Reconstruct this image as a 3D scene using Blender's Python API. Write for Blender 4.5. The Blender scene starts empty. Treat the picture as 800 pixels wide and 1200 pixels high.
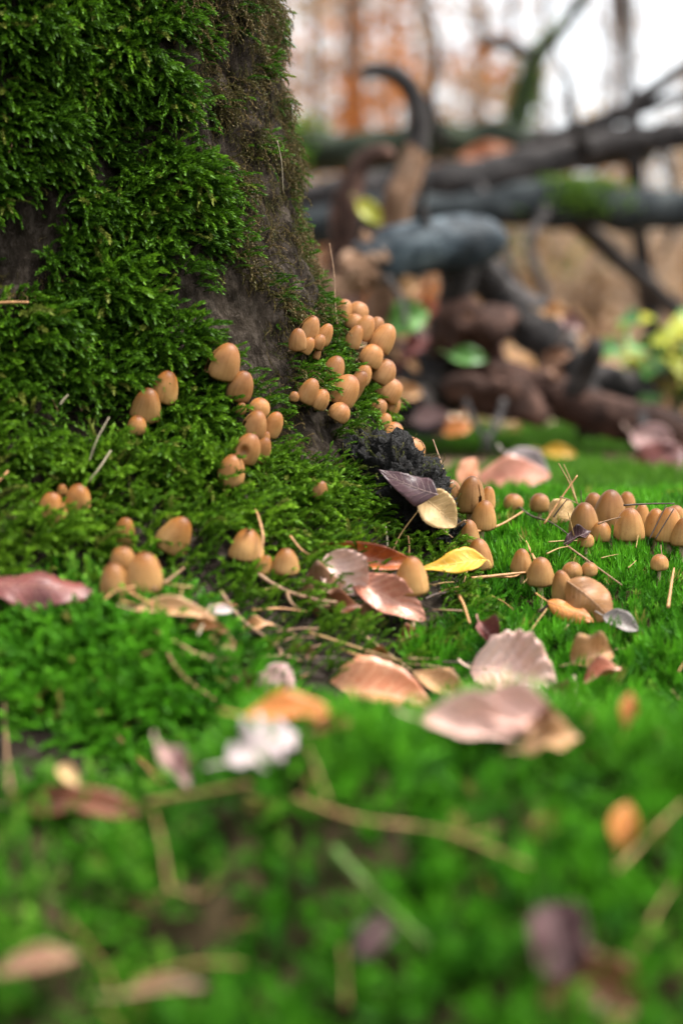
import bpy, math, random
import numpy as np
from mathutils import Vector

# ------------------------------------------------------------------ camera
SC = bpy.context.scene
COL = SC.collection
CAMZ = 0.155
FPX = 2000.0                      # focal length in pixels of the 800x1200 photograph
PITCH = math.atan((600 - 380) / FPX)
FOCUS = 1.0
cam_d = bpy.data.cameras.new('camera')
cam_d.sensor_fit = 'VERTICAL'
cam_d.sensor_height = 36.0
cam_d.lens = 60.0
cam_d.clip_start = 0.02
cam_d.clip_end = 500.0
cam_d.dof.use_dof = True
cam_d.dof.focus_distance = FOCUS
cam_d.dof.aperture_fstop = 3.8
cam_d.dof.aperture_blades = 0
cam = bpy.data.objects.new('camera', cam_d)
COL.objects.link(cam)
cam.location = (0, 0, CAMZ)
cam.rotation_euler = (math.pi / 2 - PITCH, 0, 0)
SC.camera = cam

# ------------------------------------------------------------------ world, sun, exposure
SUN_EL, SUN_AZ = math.radians(64), math.radians(95)      # azimuth from +Y towards +X
world = bpy.data.worlds.new('World')
SC.world = world
world.use_nodes = True
wn, wl = world.node_tree.nodes, world.node_tree.links
wn.clear()
sky = wn.new('ShaderNodeTexSky')
sky.sky_type = 'NISHITA'
sky.sun_disc = False
sky.sun_elevation = SUN_EL
sky.sun_rotation = SUN_AZ
sky.air_density = 1.0
sky.dust_density = 4.0
hs = wn.new('ShaderNodeHueSaturation')
hs.inputs['Saturation'].default_value = 0.22             # white overcast
bg = wn.new('ShaderNodeBackground')
bg.inputs['Strength'].default_value = 0.15
wo = wn.new('ShaderNodeOutputWorld')
wl.new(sky.outputs[0], hs.inputs['Color'])
wl.new(hs.outputs[0], bg.inputs['Color'])
wl.new(bg.outputs[0], wo.inputs['Surface'])
sd = bpy.data.lights.new('sun', 'SUN')
sd.energy = 2.1
sd.angle = math.radians(16)
sd.color = (1.0, 0.95, 0.88)
sun = bpy.data.objects.new('sun', sd)
COL.objects.link(sun)
sun_dir = Vector((math.sin(SUN_AZ) * math.cos(SUN_EL), math.cos(SUN_AZ) * math.cos(SUN_EL), math.sin(SUN_EL)))
sun.rotation_euler = sun_dir.to_track_quat('Z', 'Y').to_euler()
sun.location = sun_dir * 5
vs = SC.view_settings
vs.view_transform = 'Standard'
vs.look = 'None'
vs.gamma = 1.0
vs.use_curve_mapping = False
vs.exposure = 1.66
SC.render.engine = 'CYCLES'
SC.cycles.use_denoising = True
SC.cycles.max_bounces = 6
SC.cycles.transparent_max_bounces = 4
SC.cycles.sample_clamp_indirect = 6.0

RNG = np.random.default_rng(7)
random.seed(7)

# ------------------------------------------------------------------ maths helpers
def hash3(ix, iy, iz):
    h = (ix * 374761393 + iy * 668265263 + iz * 2147483647 + 1013904223) & 0xFFFFFFFF
    h = ((h ^ (h >> 13)) * 1274126177) & 0xFFFFFFFF
    h = h ^ (h >> 16)
    return (h & 0xFFFFFF) / float(0xFFFFFF)

def vnoise(x, y, z=0.0):
    x, y, z = np.broadcast_arrays(np.asarray(x, float), np.asarray(y, float), np.asarray(z, float))
    xi, yi, zi = np.floor(x).astype(np.int64), np.floor(y).astype(np.int64), np.floor(z).astype(np.int64)
    fx, fy, fz = x - xi, y - yi, z - zi
    fx, fy, fz = [f * f * f * (f * (f * 6 - 15) + 10) for f in (fx, fy, fz)]
    r = 0
    for a in (0, 1):
        for b in (0, 1):
            for c in (0, 1):
                w = (fx if a else 1 - fx) * (fy if b else 1 - fy) * (fz if c else 1 - fz)
                r = r + w * hash3(xi + a, yi + b, zi + c)
    return r * 2 - 1

def fbm(x, y, z=0.0, o=3):
    r, a, f = 0, 1.0, 1.0
    for k in range(o):
        r = r + a * vnoise(np.asarray(x) * f + 17.3 * k, np.asarray(y) * f + 5.1 * k, np.asarray(z) * f + 9.7 * k)
        a *= 0.5
        f *= 2.03
    return r

def sstep(a, b, x):
    t = np.clip((np.asarray(x, float) - a) / (b - a), 0, 1)
    return t * t * (3 - 2 * t)

def nrm(v):
    v = np.asarray(v, float)
    return v / (np.linalg.norm(v, axis=-1, keepdims=True) + 1e-12)

CP, SP = math.cos(PITCH), math.sin(PITCH)
ORG = np.array([0, 0, CAMZ])
def ray(px, py):
    a, b = (px - 400) / FPX, (600 - py) / FPX
    return np.array([a, CP + SP * b, -SP + CP * b])
def at(px, py, Y):
    """the point in the place that stands Y metres away and shows at this spot of the photograph"""
    d = ray(px, py)
    return ORG + d * (Y / d[1])
def project(P):
    P = np.asarray(P, float) - ORG
    f = P[..., 1] * CP - P[..., 2] * SP
    u = P[..., 1] * SP + P[..., 2] * CP
    return 400 + FPX * P[..., 0] / f, 600 - FPX * u / f

# ------------------------------------------------------------------ the lie of the land
_yg = np.concatenate([np.linspace(-3, 1.6, 1500), np.linspace(1.61, 90, 1500)])
def _prof(pts):
    ys, zs = zip(*pts)
    z = np.interp(_yg, ys, zs)
    k = np.exp(-0.5 * (np.arange(-24, 25) / 7.0) ** 2)
    k /= k.sum()
    n = 1500
    zz = z.copy()
    zz[:n] = np.convolve(np.pad(z[:n], 24, 'edge'), k, 'valid')
    return zz
FARP = [(1.12, .034), (1.25, .028), (1.5, .008), (2, .008), (3, .0), (6, .0), (12, .06), (20, .55), (40, 2.2), (90, 4)]
PR = _prof([(-3, -.1), (.2, -.12), (.42, -.085), (.5, -.050), (.56, -.020), (.61, -.002), (.645, .000), (.69, -.020), (.735, -.044), (.785, -.040), (.82, -.030), (.88, -.010), (.94, .006), (1.0, .020), (1.06, .030)] + FARP)
PL = _prof([(-3, -.1), (.2, -.13), (.42, -.095), (.5, -.060), (.56, -.032), (.605, -.020), (.64, -.032), (.68, -.060), (.715, -.060), (.745, -.028), (.775, .008), (.80, .020), (.84, .026), (.88, .024), (.95, .028), (1.05, .030)] + FARP)
def top(x, y):
    """height of the moss surface"""
    x, y = np.asarray(x, float), np.asarray(y, float)
    w = sstep(-0.072, -0.022, x + 0.008 * vnoise(x * 20, y * 20, 3.3))
    z = np.interp(y, _yg, PL) * (1 - w) + np.interp(y, _yg, PR) * w
    near = 1 - sstep(1.3, 3.0, y)
    z = z + near * (0.0090 * vnoise(x * 15, y * 15, 11.5) * (1 - sstep(.8, .95, y)) + 0.0055 * vnoise(x * 26, y * 26, 1.5) * (1 - .5 * sstep(.8, 1.0, y)) + (0.0042 - .002 * sstep(.8, 1.0, y)) * vnoise(x * 70, y * 70, 4.5))
    cu = np.abs(vnoise(x * 17, y * 17, 6.1)); cu2 = np.abs(vnoise(x * 38, y * 38, 2.7))
    z = z + (1 - sstep(.78, .95, y)) * (.0085 - .022 * np.exp(-(cu / .17) ** 2) - .006 * np.exp(-(cu2 / .15) ** 2))
    z = z + (1 - near) * (0.03 * vnoise(x * 1.5, y * 1.5, 2.5) + 0.012 * vnoise(x * 6, y * 6, 7.5))
    return z
MOSS = 0.013
def soil(x, y):
    return top(x, y) - MOSS

# ------------------------------------------------------------------ the trunk's shape
AX, AY = -0.187, 1.12
def trunk_r(th, z, fine=True):
    fl = np.exp(-np.maximum(z, -0.08) / 0.105)
    r = 0.1325 + 0.181 * fl - 0.01 * sstep(.4, 2.0, z)
    lob = 0.10 * np.cos(3 * th - 0.9) + 0.05 * np.cos(5 * th + 1.0)
    r = r * (1 + lob * np.clip(fl, 0, 1.3) * 0.55)
    c, s = np.cos(th), np.sin(th)
    r = r + 0.0075 * vnoise(c * 5, s * 5, z * 7 + 3)
    r = r - 0.012 * np.exp(-((th - 0.42) / 0.22) ** 2) * sstep(.02, .1, z) * (1 - sstep(.22, .4, z))
    r = r + 0.011 * np.exp(-((th - 1.3) / 0.32) ** 2) * sstep(.05, .1, z) * (1 - sstep(.17, .24, z))
    if fine:
        r = r + 0.0045 * vnoise(c * 16, s * 16, z * 55) + 0.0028 * np.abs(vnoise(c * 36, s * 36, z * 120)) + 0.003 * vnoise(c * 26, s * 26, z * 18)
    return r
def trunk_d(P, fine=True):
    dx, dy = P[..., 0] - AX, P[..., 1] - AY
    return np.hypot(dx, dy) - trunk_r(np.arctan2(dx, -dy), P[..., 2], fine)
def solid(P, moss=0.0):
    g = P[..., 2] - (soil(P[..., 0], P[..., 1]) + moss)
    return np.minimum(g * 0.8, trunk_d(P) - moss * 0.6)
def cast(px, py, moss=MOSS, ymax=8.0, what='both'):
    """where the line of sight meets the ground or the trunk"""
    d = ray(px, py)
    ys = np.concatenate([np.arange(.3, 1.5, .0015), np.arange(1.5, ymax, .01)])
    P = ORG + d[None] * (ys / d[1])[:, None]
    f = solid(P, moss) if what == 'both' else (trunk_d(P) - moss * 0.6 if what == 'trunk' else P[:, 2] - soil(P[:, 0], P[:, 1]) - moss)
    k = np.nonzero(f < 0)[0]
    return None if len(k) == 0 else P[k[0]]
def gradient(P, moss=0.0):
    e = 0.004
    P = np.asarray(P, float)
    g = np.stack([solid(P + np.eye(3)[i] * e, moss) - solid(P - np.eye(3)[i] * e, moss) for i in range(3)], -1)
    return nrm(g)

# ------------------------------------------------------------------ object helpers
def mesh(name, V, F, smooth=True, attrs=None):
    me = bpy.data.meshes.new(name)
    V = np.asarray(V, float)
    me.from_pydata(V.tolist(), [], [tuple(int(i) for i in f) for f in F])
    if smooth:
        me.polygons.foreach_set('use_smooth', np.ones(len(me.polygons), bool))
    for k, a in (attrs or {}).items():
        at_ = me.attributes.new(k, 'FLOAT', 'POINT')
        at_.data.foreach_set('value', np.asarray(a, np.float32).ravel())
    me.update()
    return me
def obj(name, me, m=None, parent=None):
    o = bpy.data.objects.new(name, me)
    COL.objects.link(o)
    if m is not None and len(me.materials) == 0:
        me.materials.append(m)
    if parent is not None:
        o.parent = parent
    return o
def tag(o, label=None, cat=None, group=None, kind=None):
    if label: o['label'] = label
    if cat: o['category'] = cat
    if group: o['group'] = group
    if kind: o['kind'] = kind
    return o
def thing(name, label, cat, loc, group=None):
    o = bpy.data.objects.new(name, None)
    o.empty_display_size = 0.01
    COL.objects.link(o)
    o.location = tuple(float(c) for c in loc)
    return tag(o, label, cat, group)

def frames(P):
    P = np.asarray(P, float)
    T = nrm(np.gradient(P, axis=0))
    n = np.cross(T[0], [0.31, 0.2, 0.93])
    if np.linalg.norm(n) < 1e-3: n = np.cross(T[0], [1, 0, 0])
    n = nrm(n)
    N = [n]
    for k in range(1, len(P)):
        n = N[-1] - T[k] * np.dot(N[-1], T[k])
        N.append(nrm(n))
    N = np.array(N)
    return T, N, np.cross(T, N)
def spline(P, n):
    """Catmull-Rom through the given points (any number of columns)"""
    P = np.asarray(P, float)
    if len(P) == 2:
        t = np.linspace(0, 1, n)[:, None]
        return P[0] * (1 - t) + P[1] * t
    Q = np.vstack([2 * P[0] - P[1], P, 2 * P[-1] - P[-2]])
    out = []
    for t in np.linspace(0, len(P) - 1 - 1e-9, n):
        k = int(t); f = t - k
        a, b, c, d = Q[k], Q[k + 1], Q[k + 2], Q[k + 3]
        out.append(0.5 * (2 * b + (c - a) * f + (2 * a - 5 * b + 4 * c - d) * f * f + (3 * b - a - 3 * c + d) * f ** 3))
    return np.array(out)
def tube(P, R, seg=8, bump=0.0, bf=40.0, off=(0, 0, 0)):
    P = np.asarray(P, float)
    n = len(P)
    R = np.broadcast_to(np.asarray(R, float), (n,))
    T, N, B = frames(P)
    a = np.linspace(0, 2 * math.pi, seg, endpoint=False)
    D = N[:, None, :] * np.cos(a)[None, :, None] + B[:, None, :] * np.sin(a)[None, :, None]
    V = P[:, None, :] + D * R[:, None, None]
    if bump:
        W = V * bf
        k = 1 + bump * (vnoise(W[..., 0], W[..., 1], W[..., 2]) + 0.5 * vnoise(W[..., 0] * 2.3, W[..., 1] * 2.3, W[..., 2] * 2.3))
        V = P[:, None, :] + D * (R[:, None] * k)[..., None]
    V = V.reshape(-1, 3)
    F = []
    for i in range(n - 1):
        for j in range(seg):
            q = (j + 1) % seg
            F.append((i * seg + j, i * seg + q, (i + 1) * seg + q, (i + 1) * seg + j))
    V = np.vstack([V, P[0], P[-1]])
    c0, c1 = n * seg, n * seg + 1
    for j in range(seg):
        q = (j + 1) % seg
        F.append((c0, q, j))
        F.append((c1, (n - 1) * seg + j, (n - 1) * seg + q))
    return V - np.asarray(off, float), F
def merge(parts):
    V, F, o = [], [], 0
    for v, f in parts:
        V.append(np.asarray(v)); F += [tuple(i + o for i in q) for q in f]; o += len(v)
    return np.vstack(V), F

# ------------------------------------------------------------------ materials
class NT:
    def __init__(s, name):
        s.m = bpy.data.materials.new(name)
        s.m.use_nodes = True
        s.n, s.l = s.m.node_tree.nodes, s.m.node_tree.links
        s.n.clear()
        s.out = s.n.new('ShaderNodeOutputMaterial')
    def new(s, t, **kw):
        d = s.n.new(t)
        for k, v in kw.items():
            if k in d.inputs: s.put(d, k, v)
            else: setattr(d, k, v)
        return d
    def put(s, d, k, v):
        if hasattr(v, 'is_linked'): s.l.new(v, d.inputs[k])
        else: d.inputs[k].default_value = v
    def coord(s, which='Object', scale=(1, 1, 1), rnd=True):
        c = s.new('ShaderNodeTexCoord').outputs[which]
        mp = s.new('ShaderNodeMapping', Scale=scale)
        s.l.new(c, mp.inputs['Vector'])
        if rnd:
            oi = s.new('ShaderNodeObjectInfo')
            mu = s.new('ShaderNodeMath', operation='MULTIPLY')
            s.l.new(oi.outputs['Random'], mu.inputs[0]); mu.inputs[1].default_value = 37.0
            s.l.new(mu.outputs[0], mp.inputs['Location'])
        return mp.outputs[0]
    def noise(s, vec, scale, detail=4.0, rough=0.6):
        d = s.new('ShaderNodeTexNoise', Scale=scale, Detail=detail, Roughness=rough)
        s.l.new(vec, d.inputs['Vector'])
        return d.outputs['Fac']
    def ramp(s, fac, stops):
        d = s.new('ShaderNodeValToRGB')
        s.l.new(fac, d.inputs[0])
        e = d.color_ramp.elements
        while len(e) < len(stops): e.new(0.5)
        for el, (p, c) in zip(e, stops):
            el.position = p
            el.color = tuple(c) + (1,) if len(c) == 3 else c
        return d.outputs[0]
    def mix(s, fac, a, b, blend='MIX'):
        d = s.new('ShaderNodeMix', data_type='RGBA', blend_type=blend)
        for k, v in ((0, fac), (6, a), (7, b)):
            if hasattr(v, 'is_linked'): s.l.new(v, d.inputs[k])
            else: d.inputs[k].default_value = (tuple(v) + (1,) if isinstance(v, (tuple, list)) and len(v) == 3 else v)
        return d.outputs[2]
    def math(s, op, a, b=0.0):
        d = s.new('ShaderNodeMath', operation=op)
        for k, v in ((0, a), (1, b)):
            if hasattr(v, 'is_linked'): s.l.new(v, d.inputs[k])
            else: d.inputs[k].default_value = v
        return d.outputs[0]
    def attr(s, name, kind='GEOMETRY'):
        return s.new('ShaderNodeAttribute', attribute_name=name, attribute_type=kind)
    def bump(s, h, strength=0.5, dist=0.002):
        d = s.new('ShaderNodeBump', Strength=strength, Distance=dist)
        s.l.new(h, d.inputs['Height'])
        return d.outputs[0]
    def done(s, color, rough=0.7, normal=None, transl=0.0, sss=0.0, spec=0.4, ssr=(0.004, 0.002, 0.001), tcol=None):
        p = s.new('ShaderNodeBsdfPrincipled')
        s.put(p, 'Base Color', color if hasattr(color, 'is_linked') else tuple(color) + (1,))
        s.put(p, 'Roughness', rough)
        p.inputs['Specular IOR Level'].default_value = spec
        if sss:
            p.inputs['Subsurface Weight'].default_value = sss
            p.inputs['Subsurface Radius'].default_value = ssr
            p.inputs['Subsurface Scale'].default_value = 1.0
        if normal is not None: s.l.new(normal, p.inputs['Normal'])
        o = p.outputs[0]
        if transl:
            t = s.new('ShaderNodeBsdfTranslucent')
            s.put(t, 'Color', tcol if tcol is not None else (color if hasattr(color, 'is_linked') else tuple(color) + (1,)))
            mx = s.new('ShaderNodeMixShader')
            mx.inputs[0].default_value = transl
            s.l.new(o, mx.inputs[1]); s.l.new(t.outputs[0], mx.inputs[2])
            o = mx.outputs[0]
        s.l.new(o, s.out.inputs['Surface'])
        return s.m

def m_moss():
    n = NT('moss')
    c = n.attr('mcol', 'INSTANCER').outputs['Color']
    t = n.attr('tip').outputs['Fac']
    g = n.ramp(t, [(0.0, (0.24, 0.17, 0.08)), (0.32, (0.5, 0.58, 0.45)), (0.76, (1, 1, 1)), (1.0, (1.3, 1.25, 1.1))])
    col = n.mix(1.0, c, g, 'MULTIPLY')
    return n.done(col, 0.5, transl=0.28, spec=0.14)
def m_ground():
    n = NT('soil_and_litter')
    v = n.coord('Object', rnd=False)
    a = n.noise(v, 9.0, 6.0)
    b = n.noise(v, 55.0, 5.0)
    c1 = n.ramp(a, [(0.25, (0.055, 0.034, 0.02)), (0.45, (0.16, 0.10, 0.06)), (0.6, (0.30, 0.21, 0.14)), (0.8, (0.40, 0.27, 0.17))])
    c2 = n.ramp(b, [(0.3, (0.06, 0.035, 0.02)), (0.7, (0.34, 0.24, 0.16))])
    col = n.mix(0.45, c1, c2)
    sx = n.new('ShaderNodeSeparateXYZ')
    n.l.new(v, sx.inputs[0])
    far = n.new('ShaderNodeMapRange')
    n.l.new(sx.outputs['Y'], far.inputs[0])
    far.inputs[1].default_value = 1.2; far.inputs[2].default_value = 2.2
    near = n.ramp(b, [(0.3, (0.012, 0.011, 0.005)), (0.7, (0.05, 0.035, 0.018))])
    col = n.mix(far.outputs[0], near, col)
    return n.done(col, 0.95, n.bump(b, 0.6, 0.01), spec=0.05)
def m_bark(name='trunk_bark', dark=1.0):
    n = NT(name)
    v = n.coord('Object', (1, 1, 0.5), rnd=False)
    a = n.noise(v, 110.0, 9.0, 0.78)
    b = n.noise(v, 14.0, 4.0)
    f = n.noise(v, 420.0, 3.0, 0.7)
    col = n.ramp(a, [(0.3, (0.010 * dark, 0.007 * dark, 0.005 * dark)), (0.48, (0.030 * dark, 0.023 * dark, 0.017 * dark)), (0.66, (0.13 * dark, 0.105 * dark, 0.083 * dark))])
    col = n.mix(n.ramp(b, [(0.45, (0, 0, 0)), (0.7, (0.6, 0.6, 0.6))]), col, (0.045 * dark, 0.034 * dark, 0.022 * dark))
    col = n.mix(n.ramp(f, [(0.62, (0, 0, 0)), (0.75, (0.6, 0.6, 0.6))]), col, (0.19 * dark, 0.155 * dark, 0.125 * dark))
    h = n.math('ADD', a, n.math('MULTIPLY', f, 0.35))
    return n.done(col, 0.9, n.bump(h, 1.0, 0.009), spec=0.06)
def m_rot():
    n = NT('rotten_wood')
    v = n.coord('Object', rnd=False)
    a = n.noise(v, 130.0, 6.0, 0.7)
    f = n.noise(v, 500.0, 3.0, 0.7)
    col = n.ramp(a, [(0.35, (0.0016, 0.0014, 0.0012)), (0.60, (0.006, 0.005, 0.004)), (0.85, (0.03, 0.024, 0.018))])
    return n.done(col, 0.6, n.bump(n.math('ADD', a, f), 1.0, 0.004), spec=0.25)
def m_wood(name, c0, c1, c2, scale=30, rough=0.85, stretch=(1, 1, 1)):
    n = NT(name)
    v = n.coord('Object', stretch, rnd=False)
    a = n.noise(v, scale, 6.0, 0.65)
    b = n.noise(v, scale * 4.5, 4.0)
    col = n.ramp(a, [(0.3, c0), (0.5, c1), (0.72, c2)])
    return n.done(col, rough, n.bump(n.math('ADD', a, b), 0.8, 0.006), spec=0.14)
def m_cap(name, top_c, mid_c, rim_c):
    n = NT(name)
    s = n.attr('along').outputs['Fac']
    st = n.attr('streak').outputs['Fac']
    v = n.coord('Object', (.02, .02, .02))
    a = n.noise(v, 150.0, 4.0)
    f = n.noise(v, 1500.0, 2.0)
    sj = n.math('ADD', s, n.math('MULTIPLY', n.math('SUBTRACT', a, 0.5), 0.35))
    col = n.ramp(sj, [(0.02, top_c), (0.33, mid_c), (0.82, rim_c), (1.0, tuple(x * 0.72 for x in rim_c))])
    dk = n.mix(1.0, col, (0.60, 0.50, 0.42), 'MULTIPLY')
    k = n.math('MINIMUM', n.math('MULTIPLY', n.math('MULTIPLY', st, s), 0.7), 0.8)
    col = n.mix(k, col, dk)
    blot = n.ramp(n.noise(v, 60.0, 5.0), [(0.52, (0, 0, 0)), (0.72, (0.55, 0.55, 0.55))])
    col = n.mix(blot, col, n.mix(1.0, col, (0.72, 0.55, 0.42), 'MULTIPLY'))
    spk = n.ramp(n.noise(v, 420.0, 3.0, 0.7), [(0.60, (0, 0, 0)), (0.70, (0.5, 0.5, 0.5))])
    col = n.mix(spk, col, n.mix(1.0, col, (0.55, 0.42, 0.34), 'MULTIPLY'))
    oi = n.new('ShaderNodeObjectInfo')
    hv = n.new('ShaderNodeHueSaturation')
    n.l.new(col, hv.inputs['Color'])
    n.l.new(n.math('ADD', n.math('MULTIPLY', oi.outputs['Random'], 0.5), 0.70), hv.inputs['Value'])
    hv.inputs['Saturation'].default_value = 1.0
    return n.done(hv.outputs[0], 0.46, n.bump(n.math('ADD', f, n.math('MULTIPLY', st, 0.5)), 0.3, 0.0005), sss=0.06, spec=0.28)
def m_plain(name, c, rough=0.6, transl=0.0, sss=0.0, var=0.3, scale=300.0, spec=0.35):
    n = NT(name)
    v = n.coord('Object')
    a = n.noise(v, scale, 4.0)
    col = n.ramp(a, [(0.3, tuple(x * (1 - var) for x in c)), (0.7, tuple(min(1, x * (1 + var)) for x in c))])
    return n.done(col, rough, n.bump(a, 0.4, 0.0008), transl=transl, sss=sss, spec=spec)
def m_leaf(name, c0, c1, rough=0.36, transl=0.22, spot=0.5, spec=0.5):
    n = NT(name)
    v = n.coord('Object')
    a = n.noise(v, 45.0, 4.0)
    b = n.noise(v, 340.0, 4.0)
    col = n.ramp(a, [(0.36, c0), (0.64, c1)])
    sp = n.ramp(b, [(0.56, (0, 0, 0)), (0.72, (spot,) * 3)])
    col = n.mix(sp, col, n.mix(1.0, col, (0.42, 0.30, 0.24), 'MULTIPLY'))
    r = n.math('ADD', n.math('MULTIPLY', b, 0.3), rough - 0.12)
    return n.done(col, r, n.bump(b, 0.3, 0.0006), transl=transl, spec=spec)
def m_inst(name, rough=0.6, transl=0.25):
    n = NT(name)
    return n.done(n.attr('mcol', 'INSTANCER').outputs['Color'], rough, transl=transl, spec=0.35)

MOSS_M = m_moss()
LITTER_M = m_inst('dead_leaf_litter')
GROUND_M = m_ground()
BARK_M = m_bark()
ROT_M = m_rot()

# ------------------------------------------------------------------ scattered growth (moss, litter)
def instancer(name, protos, P, X, Z, S, idx, colr, parent=None, mat_=None):
    """one object: little shoots set on the points P, local Z along Z and local X along X"""
    P = np.asarray(P, float)
    Z = nrm(Z); X = nrm(X - Z * np.sum(X * Z, -1, keepdims=True)); Y = np.cross(Z, X)
    eul = np.stack([np.arctan2(Y[:, 2], Z[:, 2]), np.arcsin(np.clip(-X[:, 2], -1, 1)), np.arctan2(X[:, 1], X[:, 0])], -1)
    me = bpy.data.meshes.new(name)
    me.vertices.add(len(P))
    me.vertices.foreach_set('co', P.astype(np.float32).ravel())
    for k, t, d, f in (('rot', 'FLOAT_VECTOR', eul, 'vector'), ('scl', 'FLOAT', S, 'value'), ('idx', 'INT', idx, 'value')):
        a = me.attributes.new(k, t, 'POINT')
        a.data.foreach_set(f, np.asarray(d, np.int32 if t == 'INT' else np.float32).ravel())
    a = me.attributes.new('mcol', 'FLOAT_COLOR', 'POINT')
    a.data.foreach_set('color', np.concatenate([colr, np.ones((len(P), 1))], 1).astype(np.float32).ravel())
    o = obj(name, me, None, parent)
    ng = bpy.data.node_groups.new(name + '_growth', 'GeometryNodeTree')
    ng.interface.new_socket('Geometry', in_out='INPUT', socket_type='NodeSocketGeometry')
    ng.interface.new_socket('Geometry', in_out='OUTPUT', socket_type='NodeSocketGeometry')
    N, L = ng.nodes, ng.links
    gi, go = N.new('NodeGroupInput'), N.new('NodeGroupOutput')
    iop = N.new('GeometryNodeInstanceOnPoints')
    jn = N.new('GeometryNodeJoinGeometry')
    for pm in protos:
        po = bpy.data.objects.new(pm.name, pm)
        oi = N.new('GeometryNodeObjectInfo')
        oi.inputs['Object'].default_value = po
        oi.inputs['As Instance'].default_value = True
        L.new(oi.outputs['Geometry'], jn.inputs[0])
    def attr(nm, dt):
        d = N.new('GeometryNodeInputNamedAttribute')
        d.data_type = dt
        d.inputs['Name'].default_value = nm
        return d.outputs['Attribute']
    L.new(gi.outputs[0], iop.inputs['Points'])
    L.new(jn.outputs[0], iop.inputs['Instance'])
    iop.inputs['Pick Instance'].default_value = True
    L.new(attr('idx', 'INT'), iop.inputs['Instance Index'])
    er = N.new('FunctionNodeEulerToRotation')
    L.new(attr('rot', 'FLOAT_VECTOR'), er.inputs[0])
    L.new(er.outputs[0], iop.inputs['Rotation'])
    L.new(attr('scl', 'FLOAT'), iop.inputs['Scale'])
    L.new(iop.outputs[0], go.inputs[0])
    md = o.modifiers.new('growth', 'NODES')
    md.node_group = ng
    o['kind'] = 'stuff'
    return o

def blade(p, d, side, L, W, droop=0.0):
    """a small pointed leaf of three faces: returns verts, faces"""
    d, side = nrm(d), nrm(side)
    up = np.cross(side, d)
    m = p + d * L * 0.45 + up * L * 0.06
    t = p + d * L - up * L * droop
    V = np.array([p - side * W * 0.25, p + side * W * 0.25, m - side * W * 0.5, m + side * W * 0.5, t])
    return V, [(0, 1, 3, 2), (2, 3, 4)]
def shoot(seed, H, nl, L, W, a0, a1, bend, stem_w, start=0.25, wig=0.1, droop=0.12):
    """a moss shoot: curved stem, leaves spiralling up it"""
    r = np.random.default_rng(seed)
    n = 9
    t = np.linspace(0, 1, n)
    ang = bend * t ** 1.2
    seg = H / (n - 1)
    P = np.zeros((n, 3))
    for i in range(1, n):
        P[i] = P[i - 1] + seg * np.array([math.sin(ang[i]), r.normal(0, wig), math.cos(ang[i])])
    v, f = tube(P, np.linspace(stem_w, stem_w * 0.5, n), 3)
    parts = [(v, f)]
    tips = [np.concatenate([np.repeat(t * 0.6, 3), [0, 0.6]])]
    T, N, B = frames(P)
    for k in range(nl):
        s = start + (1 - start) * (k + 0.5) / nl
        x = s * (n - 1); i = min(int(x), n - 2); q = x - i
        p = P[i] * (1 - q) + P[i + 1] * q
        ph = k * 2.39996 + r.normal(0, .2)
        rad = N[i] * math.cos(ph) + B[i] * math.sin(ph)
        an = a0 + (a1 - a0) * s + r.normal(0, .12)
        d = T[i] * math.cos(an) + rad * math.sin(an)
        l = L * (0.75 + 0.5 * r.random())
        bv, bf = blade(p, d, np.cross(T[i], rad), l, W, droop)
        parts.append((bv, bf))
        b = 0.25 + 0.5 * s
        tips.append(np.array([b, b, b + .12, b + .12, min(1, b + .3)]))
    V, F = merge(parts)
    me = mesh('moss_shoot', V, F, True, {'tip': np.concatenate(tips)})
    me.materials.append(MOSS_M)
    return me
HAIRCAP = [shoot(10 + k, .020, 20, .0098, .0015, 1.35, .52, .12 + .12 * k, .0006, .42, .1, .2) for k in range(4)]
FEATHER = [shoot(30 + k, .014 + .0018 * k, 34, .0027, .0011, .8, .45, .45 + .22 * k, .0004, .12, .14) for k in range(5)]
PLUME = [shoot(50 + k, .020, 34, .0045, .0014, 1.0, .5, .2 + .2 * k, .0006, .3) for k in range(3)]
DRY = [shoot(70 + k, .021, 26, .0020, .0009, .7, .4, 1.3 + .35 * k, .0003, .1, .3) for k in range(4)]
ALLM = HAIRCAP + FEATHER + PLUME + DRY       # 0-3, 4-8, 9-11, 12-15

# ================================================================== THE SETTING: ground
def axis_grid(segs):
    out = []
    for a, b, n in segs:
        out += list(np.linspace(a, b, n, endpoint=False))
    return np.array(out + [segs[-1][1]])
gx = axis_grid([(-60, -8, 18), (-8, -1.5, 26), (-1.5, -.5, 20), (-.5, .5, 170), (.5, 1.5, 20), (1.5, 8, 26), (8, 60, 18)])
gy = axis_grid([(-4, .2, 20), (.2, 1.4, 200), (1.4, 4, 60), (4, 15, 50), (15, 90, 40)])
GX, GY = np.meshgrid(gx, gy)
GZ = soil(GX, GY)
nx_, ny_ = len(gx), len(gy)
gi_ = np.arange(nx_ * ny_).reshape(ny_, nx_)
GF = np.stack([gi_[:-1, :-1], gi_[:-1, 1:], gi_[1:, 1:], gi_[1:, :-1]], -1).reshape(-1, 4)
ground = obj('ground', mesh('ground', np.stack([GX, GY, GZ], -1).reshape(-1, 3), GF), GROUND_M)
tag(ground, 'woodland floor of dark soil and brown leaf litter', 'ground', kind='structure')

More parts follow.
